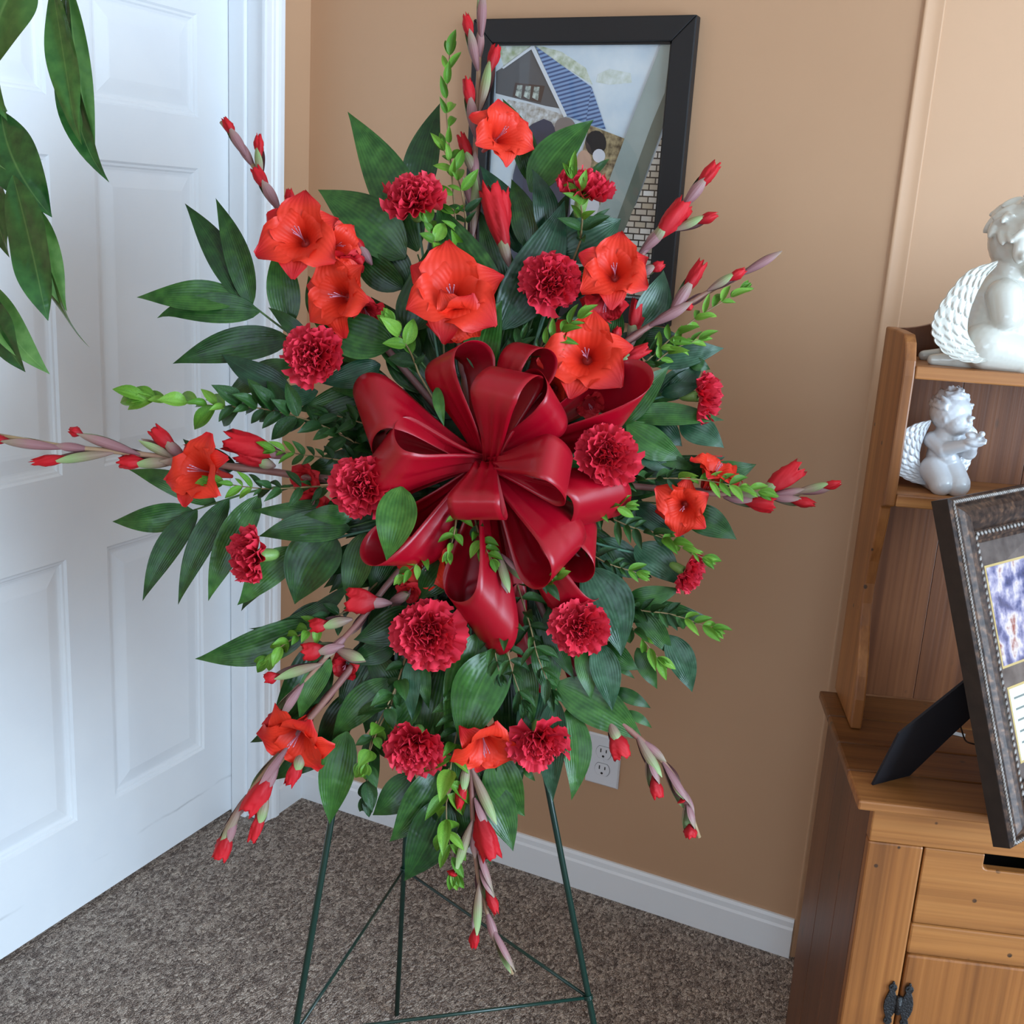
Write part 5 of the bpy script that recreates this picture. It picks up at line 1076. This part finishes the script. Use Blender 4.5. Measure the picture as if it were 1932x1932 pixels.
sprig('bright green myrtle tip left of the central gladiolus bloom', [(790, 705, 60), (772, 660, 85), (740, 615, 95)], 42, .75, .42, .5)
sprig('bright myrtle tip just above the right bow loops', [(985, 690, 50), (1030, 650, 80), (1090, 600, 95)], 36, .6, .42)
sprig('small fresh myrtle sprig below the topmost carnation', [(830, 520, 20), (822, 465, 55), (808, 420, 60)], 34, .8, .6, .55)
sprig('long myrtle sprig with fresh tip pointing over the right tan wall', [(1130, 760, 30), (1210, 690, 50), (1300, 610, 55), (1395, 550, 50)], 36, .55, .5)
sprig('short fresh myrtle sprig under the right gladiolus stem', [(1200, 720, 40), (1260, 665, 52), (1318, 640, 50)], 34, .7, .5)
sprig('myrtle sprig overlapping the right gladiolus bloom', [(1110, 925, 40), (1200, 905, 70), (1320, 905, 90), (1430, 928, 88)], 38, .45, .42)
sprig('myrtle sprig ending above the small lower right carnation', [(1120, 960, 40), (1180, 990, 60), (1250, 1015, 66), (1325, 1052, 66)], 36, .4, .45)
sprig('short bright myrtle tip at the right of the lower bow', [(1080, 960, 60), (1130, 960, 95), (1180, 955, 100)], 32, .7, .5)
sprig('long myrtle sprig with bright fresh tip over the door casing', [(700, 850, 30), (600, 800, 50), (500, 772, 60), (400, 765, 64), (275, 752, 62)], 50, .34, .25, .46)
sprig('thin myrtle sprig above the left gladiolus stem', [(720, 880, 40), (620, 865, 60), (520, 850, 66)], 32, .2, .5)
sprig('myrtle sprig with small leaves in front of the left gladiolus stem', [(700, 918, 40), (600, 918, 75), (500, 922, 95), (405, 910, 100)], 34, .3, .5)
sprig('myrtle sprig pointing right at the lower right edge', [(1120, 1130, 30), (1200, 1150, 45), (1270, 1160, 50), (1342, 1186, 48)], 36, .3, .45)
sprig('drooping myrtle sprig under the lower right palm leaves', [(1140, 1140, 30), (1190, 1180, 45), (1240, 1240, 48)], 38, .3, .5)
sprig('fresh myrtle sprig at the lower left by the pointed palm leaves', [(660, 1150, 20), (600, 1180, 45), (545, 1210, 55), (505, 1240, 52)], 36, .7, .5, .5)
sprig('hanging myrtle sprig with round bright leaves at the lower left', [(780, 1200, 30), (745, 1300, 50), (700, 1400, 60), (692, 1500, 55)], 44, .0, .6, .5)
sprig('fresh round-leaved twig among the lower left palm leaves', [(738, 1330, 45), (712, 1380, 66), (690, 1440, 68)], 36, .95, .6, .7)
sprig('small myrtle tip hanging from the centre of the bow', [(862, 960, 90), (858, 1000, 115), (848, 1040, 118)], 30, .8, .5, .5)
sprig('second myrtle tip hanging from the centre of the bow', [(895, 975, 95), (908, 1020, 118), (928, 1055, 122)], 28, .8, .5, .5)
sprig('tiny bright myrtle tip beside the half hidden gladiolus bloom', [(810, 1040, 70), (785, 1065, 90), (762, 1085, 92)], 26, .8, .55, .5)
sprig('long bright myrtle sprig hanging by the bottom gladiolus', [(880, 1300, 30), (855, 1420, 60), (842, 1530, 66), (856, 1640, 62)], 52, .75, .42, .42)
sprig('myrtle sprig hanging down from under the bow towards the shiny leaves', [(930, 1100, 40), (948, 1180, 70), (965, 1260, 74), (985, 1320, 70)], 42, .0, .5)
sprig('myrtle sprig hanging left of the small round carnation under the bow', [(975, 1100, 40), (1000, 1180, 70), (1015, 1240, 74), (1040, 1300, 70)], 42, .0, .5)
sprig('thin dark myrtle sprig between the hanging shiny leaves', [(920, 1130, 35), (928, 1200, 62), (942, 1270, 66)], 40, .0, .55)
sprig('short myrtle tip poking out below the right bow loops', [(1010, 1060, 50), (1030, 1100, 110), (1050, 1085, 130)], 30, .4, .5, .5)
sprig('fine myrtle sprig right of the lower bow among bluish leaves', [(1080, 1020, 30), (1140, 1060, 55), (1200, 1080, 58)], 34, .2, .45)
sprig('dark myrtle sprig deep between bow and central bloom', [(930, 760, 20), (960, 690, 45), (985, 640, 50)], 36, .0, .45)
sprig('dark myrtle sprig deep left of the bow', [(760, 820, 20), (690, 800, 40), (620, 780, 45)], 36, .0, .42)

# ------------------------------------------------------------------ satin bow
def satin():
    t = NT('red_satin_ribbon'); tc = t.n('ShaderNodeTexCoord'); sp = t.n('ShaderNodeSeparateXYZ'); t.l(tc, 'UV', sp, 0)
    mp = t.n('ShaderNodeMapping'); mp.inputs['Scale'].default_value = (4, 300, 1); t.l(tc, 'UV', mp, 'Vector')
    n = t.n('ShaderNodeTexNoise', i_Scale=3.0, i_Detail=2); t.l(mp, 'Vector', n, 'Vector')
    bp = t.n('ShaderNodeBump', i_Strength=0.06, i_Distance=0.0004); t.l(n, 'Fac', bp, 'Height').l(bp, 'Normal', t.b, 'Normal')
    t.set(Base_Color=srgb(158, 4, 28), Roughness=0.34); t.b.inputs['Sheen Weight'].default_value = 0.0; t.b.inputs['Sheen Tint'].default_value = srgb(240, 90, 110)
    t.b.inputs['Anisotropic'].default_value = 0.5; t.b.inputs['Specular IOR Level'].default_value = 0.5
    return t.m
M_SATIN = satin()
def bow():
    cx, cy, cz = 915, 872, 96
    t = thing('ribbon_bow', S(cx, cy, cz), 'large many-looped red satin bow in the middle of the flower spray', 'bow')
    tube('bow_wire', [S(cx, cy, 10), S(cx, cy, cz - 10)], 0.002, M_EASEL, t, 6)
    c0 = S(cx, cy, cz)
    def loop(ang, L, Wd, H, roll=0, skew=0, z=0, lift=0.0, w0=0.30, ox=0, oy=0, n=40, m=8, s0=0.0, s1=1.0):
        a = math.radians(ang); e = (CR * math.cos(a) + CU * math.sin(a) + CB * lift).normalized(); nn = (CB - e * CB.dot(e)).normalized(); sd = e.cross(nn)
        Rr = Matrix.Rotation(math.radians(roll), 3, e); nn, sd = Rr @ nn, Rr @ sd
        c = S(cx + ox, cy + oy, cz + z); V, uv, Fc = [], [], []
        for i in range(n + 1):
            s = s0 + (s1 - s0) * i / n; q = math.sin(math.pi * s)
            for j in range(m + 1):
                k = j / m * 2 - 1; Lj = L * (1 + skew * k)
                r = Lj * (q ** 0.72); h = -H * (1 + 0.35 * skew * k) * math.sin(2 * math.pi * s) * (0.55 + 0.45 * q); w = Wd * 0.5 * (w0 + (1 - w0) * min(1, 1.25 * q ** 0.85))
                cr = 0.06 * Wd * (1 - q) * math.sin(3.0 * k * math.pi)
                V.append(c + (e * r + sd * (w * k) + nn * (h + cr)) * PX); uv.append((j / m, s))
        for i in range(n):
            for j in range(m): k = i * (m + 1) + j; Fc.append((k, k + 1, k + m + 2, k + m + 1))
        o = wobj('loop', V, Fc, M_SATIN, t, uv)
        sm = o.modifiers.new('thick', 'SOLIDIFY'); sm.thickness = 0.0004
    #    ang  len  wid  H   roll  skew
    loop(103, 208, 88, 54, -48, 0.03, -6, 0.10, ox=-6)          # up, left of centre
    loop(66, 226, 66, 46, -42, 0.02, -4, 0.14)                  # tall, up right
    loop(76, 176, 88, 58, -20, 0.04, 36, 0.5, ox=8, oy=4)      # short one in front of it
    loop(44, 178, 88, 52, 42, -0.08, 4, 0.30)                   # right up
    loop(24, 292, 92, 52, 52, -0.16, -14, 0.05)                 # long, far right
    loop(158, 236, 112, 56, 44, 0.16, -8, 0.06)                 # left up, conical
    loop(177, 192, 108, 56, -44, -0.12, 14, 0.22)               # left
    loop(190, 264, 70, 40, 30, 0.0, -36, 0.0)                   # thin one behind, far left
    loop(226, 250, 92, 48, -46, 0.12, -22, 0.02)                # lower left
    loop(267, 302, 104, 54, -46, -0.16, -16, 0.04, ox=4)          # straight down, long
    loop(262, 108, 92, 36, 16, 0.0, 52, 0.55, w0=0.45)          # short centre front
    loop(352, 158, 86, 56, -24, 0.04, 40, 0.5)                  # right, front
    loop(337, 226, 108, 54, -52, -0.18, 6, 0.10)                # right, slightly down
    loop(306, 232, 108, 58, -36, 0.05, 14, 0.16, ox=4)           # lower right, wide
    loop(318, 262, 84, 46, -46, 0.08, -26, 0.02)                # lower right, behind
    loop(304, 322, 76, 40, 34, 0.0, -40, 0.0)                   # lowest right, behind
    # tails
    def tail(pts, w):
        P = smooth_path([S(*p) for p in pts], 24); V, uv, Fc = [], [], []
        for i, p in enumerate(P):
            d = (P[min(23, i + 1)] - P[max(0, i - 1)]).normalized(); sd = d.cross((CB + CR * 0.3 * math.sin(i * 0.3)).normalized()).normalized()
            for j in range(5): V.append(p + sd * (j / 4 - 0.5) * w * PX); uv.append((j / 4, i / 23))
        for i in range(23):
            for j in range(4): k = i * 5 + j; Fc.append((k, k + 1, k + 6, k + 5))
        o = wobj('tail', V, Fc, M_SATIN, t, uv); o.modifiers.new('thick', 'SOLIDIFY').thickness = 0.0004
    tail([(930, 900, 70), (975, 1080, 45), (985, 1220, 35), (1030, 1300, 40)], 28)
    tail([(925, 900, 70), (1040, 1120, 20), (1075, 1250, 18), (1112, 1330, 22)], 30)
    g = ico((0, 0, 0), 1, 2, (22 * PX, 18 * PX, 18 * PX)); obj('knot', mesh('knot', g[0], g[1], M_SATIN), t, trs(S(915, 872, cz + 4), frame_of(CB, CR)))
bow()

# ------------------------------------------------------------------ tall potted plant at the left edge
def house_plant():
    ml = leaf_mat('glossy_houseplant_leaf', srgb(30, 66, 30), srgb(46, 90, 40), srgb(66, 112, 50), stripes=0, rough=0.25, edge=srgb(120, 152, 84))
    mu = leaf_mat('houseplant_leaf_underside', srgb(58, 96, 42), srgb(74, 112, 50), srgb(96, 132, 66), stripes=0, rough=0.45, edge=srgb(130, 160, 92))
    DP = 1.40
    base = at(-320, 900, DP); base.z = 0
    t = thing('potted_plant', base, 'tall houseplant with long glossy drooping leaves in front of the white door', 'plant')
    V, Fc, uv = tube_geo([base + Vector((0, 0, z)) for z in (0.0, 0.01, 0.12, 0.24, 0.26, 0.27)], lambda k: 0.07 + 0.022 * k, 24)
    wobj('pot', V, Fc, noisy('terracotta_pot', srgb(138, 84, 60), srgb(158, 100, 74), scale=12, rough=0.7), t, uv)
    top = at(-110, -260, DP); trunk = smooth_path([base + Vector((0, 0, 0.2)), base + Vector((0.01, 0.01, 0.9)), at(-175, 200, DP), at(-120, -60, DP), top], 26)
    bark = noisy('plant_bark', srgb(92, 78, 58), srgb(120, 104, 78), scale=40, rough=0.8)
    tube('trunk', trunk, lambda k: 0.012 - 0.006 * k, bark, t, 8)
    def branch(pts): tube('branch', smooth_path([at(x, y, DP) for x, y in pts], 12), 0.0028, M_STEM, t, 6)
    branch([(-130, -20), (-40, -60), (60, -50), (112, -12)]); branch([(-160, 120), (-90, 90), (-30, 130), (10, 210)]); branch([(-172, 250), (-90, 260), (-20, 300), (25, 330)]); branch([(-185, 520), (-110, 480), (-50, 510), (-20, 535)]); branch([(-190, 760), (-110, 740), (-50, 755), (-18, 775)])
    def lf(bx, by, tx, ty, w, bend=0, dz=0.0, roll=0.0, m=ml, hook=0.0, fold=0.22):
        b, e = at(bx, by, DP + dz), at(tx, ty, DP + dz - 0.01); ax = (e - b).normalized(); k = DP / F_PX
        nrm = Matrix.Rotation(roll, 3, ax) @ CB
        V, Fc, uv = leaf_geo(b, e, w * k * 0.53, nrm, bend * k, 10 * k, fold, n=24, m=8, a=1.0, b=1.15, rip=0.2, rnd=rs, hook=hook * k); wobj('leaf', V, Fc, m, t, uv)
    lf(55, -60, -20, 140, 128, 14, 0.0, 0.1, mu); lf(98, -30, 147, 275, 60, -6, -.014, .2, hook=-8); lf(128, -40, 180, 309, 46, 6, .012, -.3, mu); lf(126, -30, 198, 347, 60, 30, .004, .35, ml, hook=-10)
    lf(-30, 120, 14, 228, 34, 0, .01); lf(2, 208, 98, 410, 92, 18, .012, -.2); lf(24, 330, 88, 606, 84, -8, -.012, .1, hook=-3); lf(26, 328, 168, 662, 40, 26, -.005, 1.0, mu, hook=-14)
    lf(60, 380, 122, 588, 52, 4, .006, -.4, mu, hook=-4); lf(-5, 322, 18, 486, 66, 6, .01, .4); lf(-30, 530, 48, 702, 66, 8, -.008, .2); lf(-25, 525, 94, 706, 58, 22, .005, -.5, mu); lf(-22, 772, -4, 932, 62, 26, .17, .1)
    lf(-60, 60, -40, 260, 60, 0, .02); lf(-130, 300, -110, 520, 60, 0, .02); lf(-120, -120, -60, 60, 60, 0, .0)
house_plant()
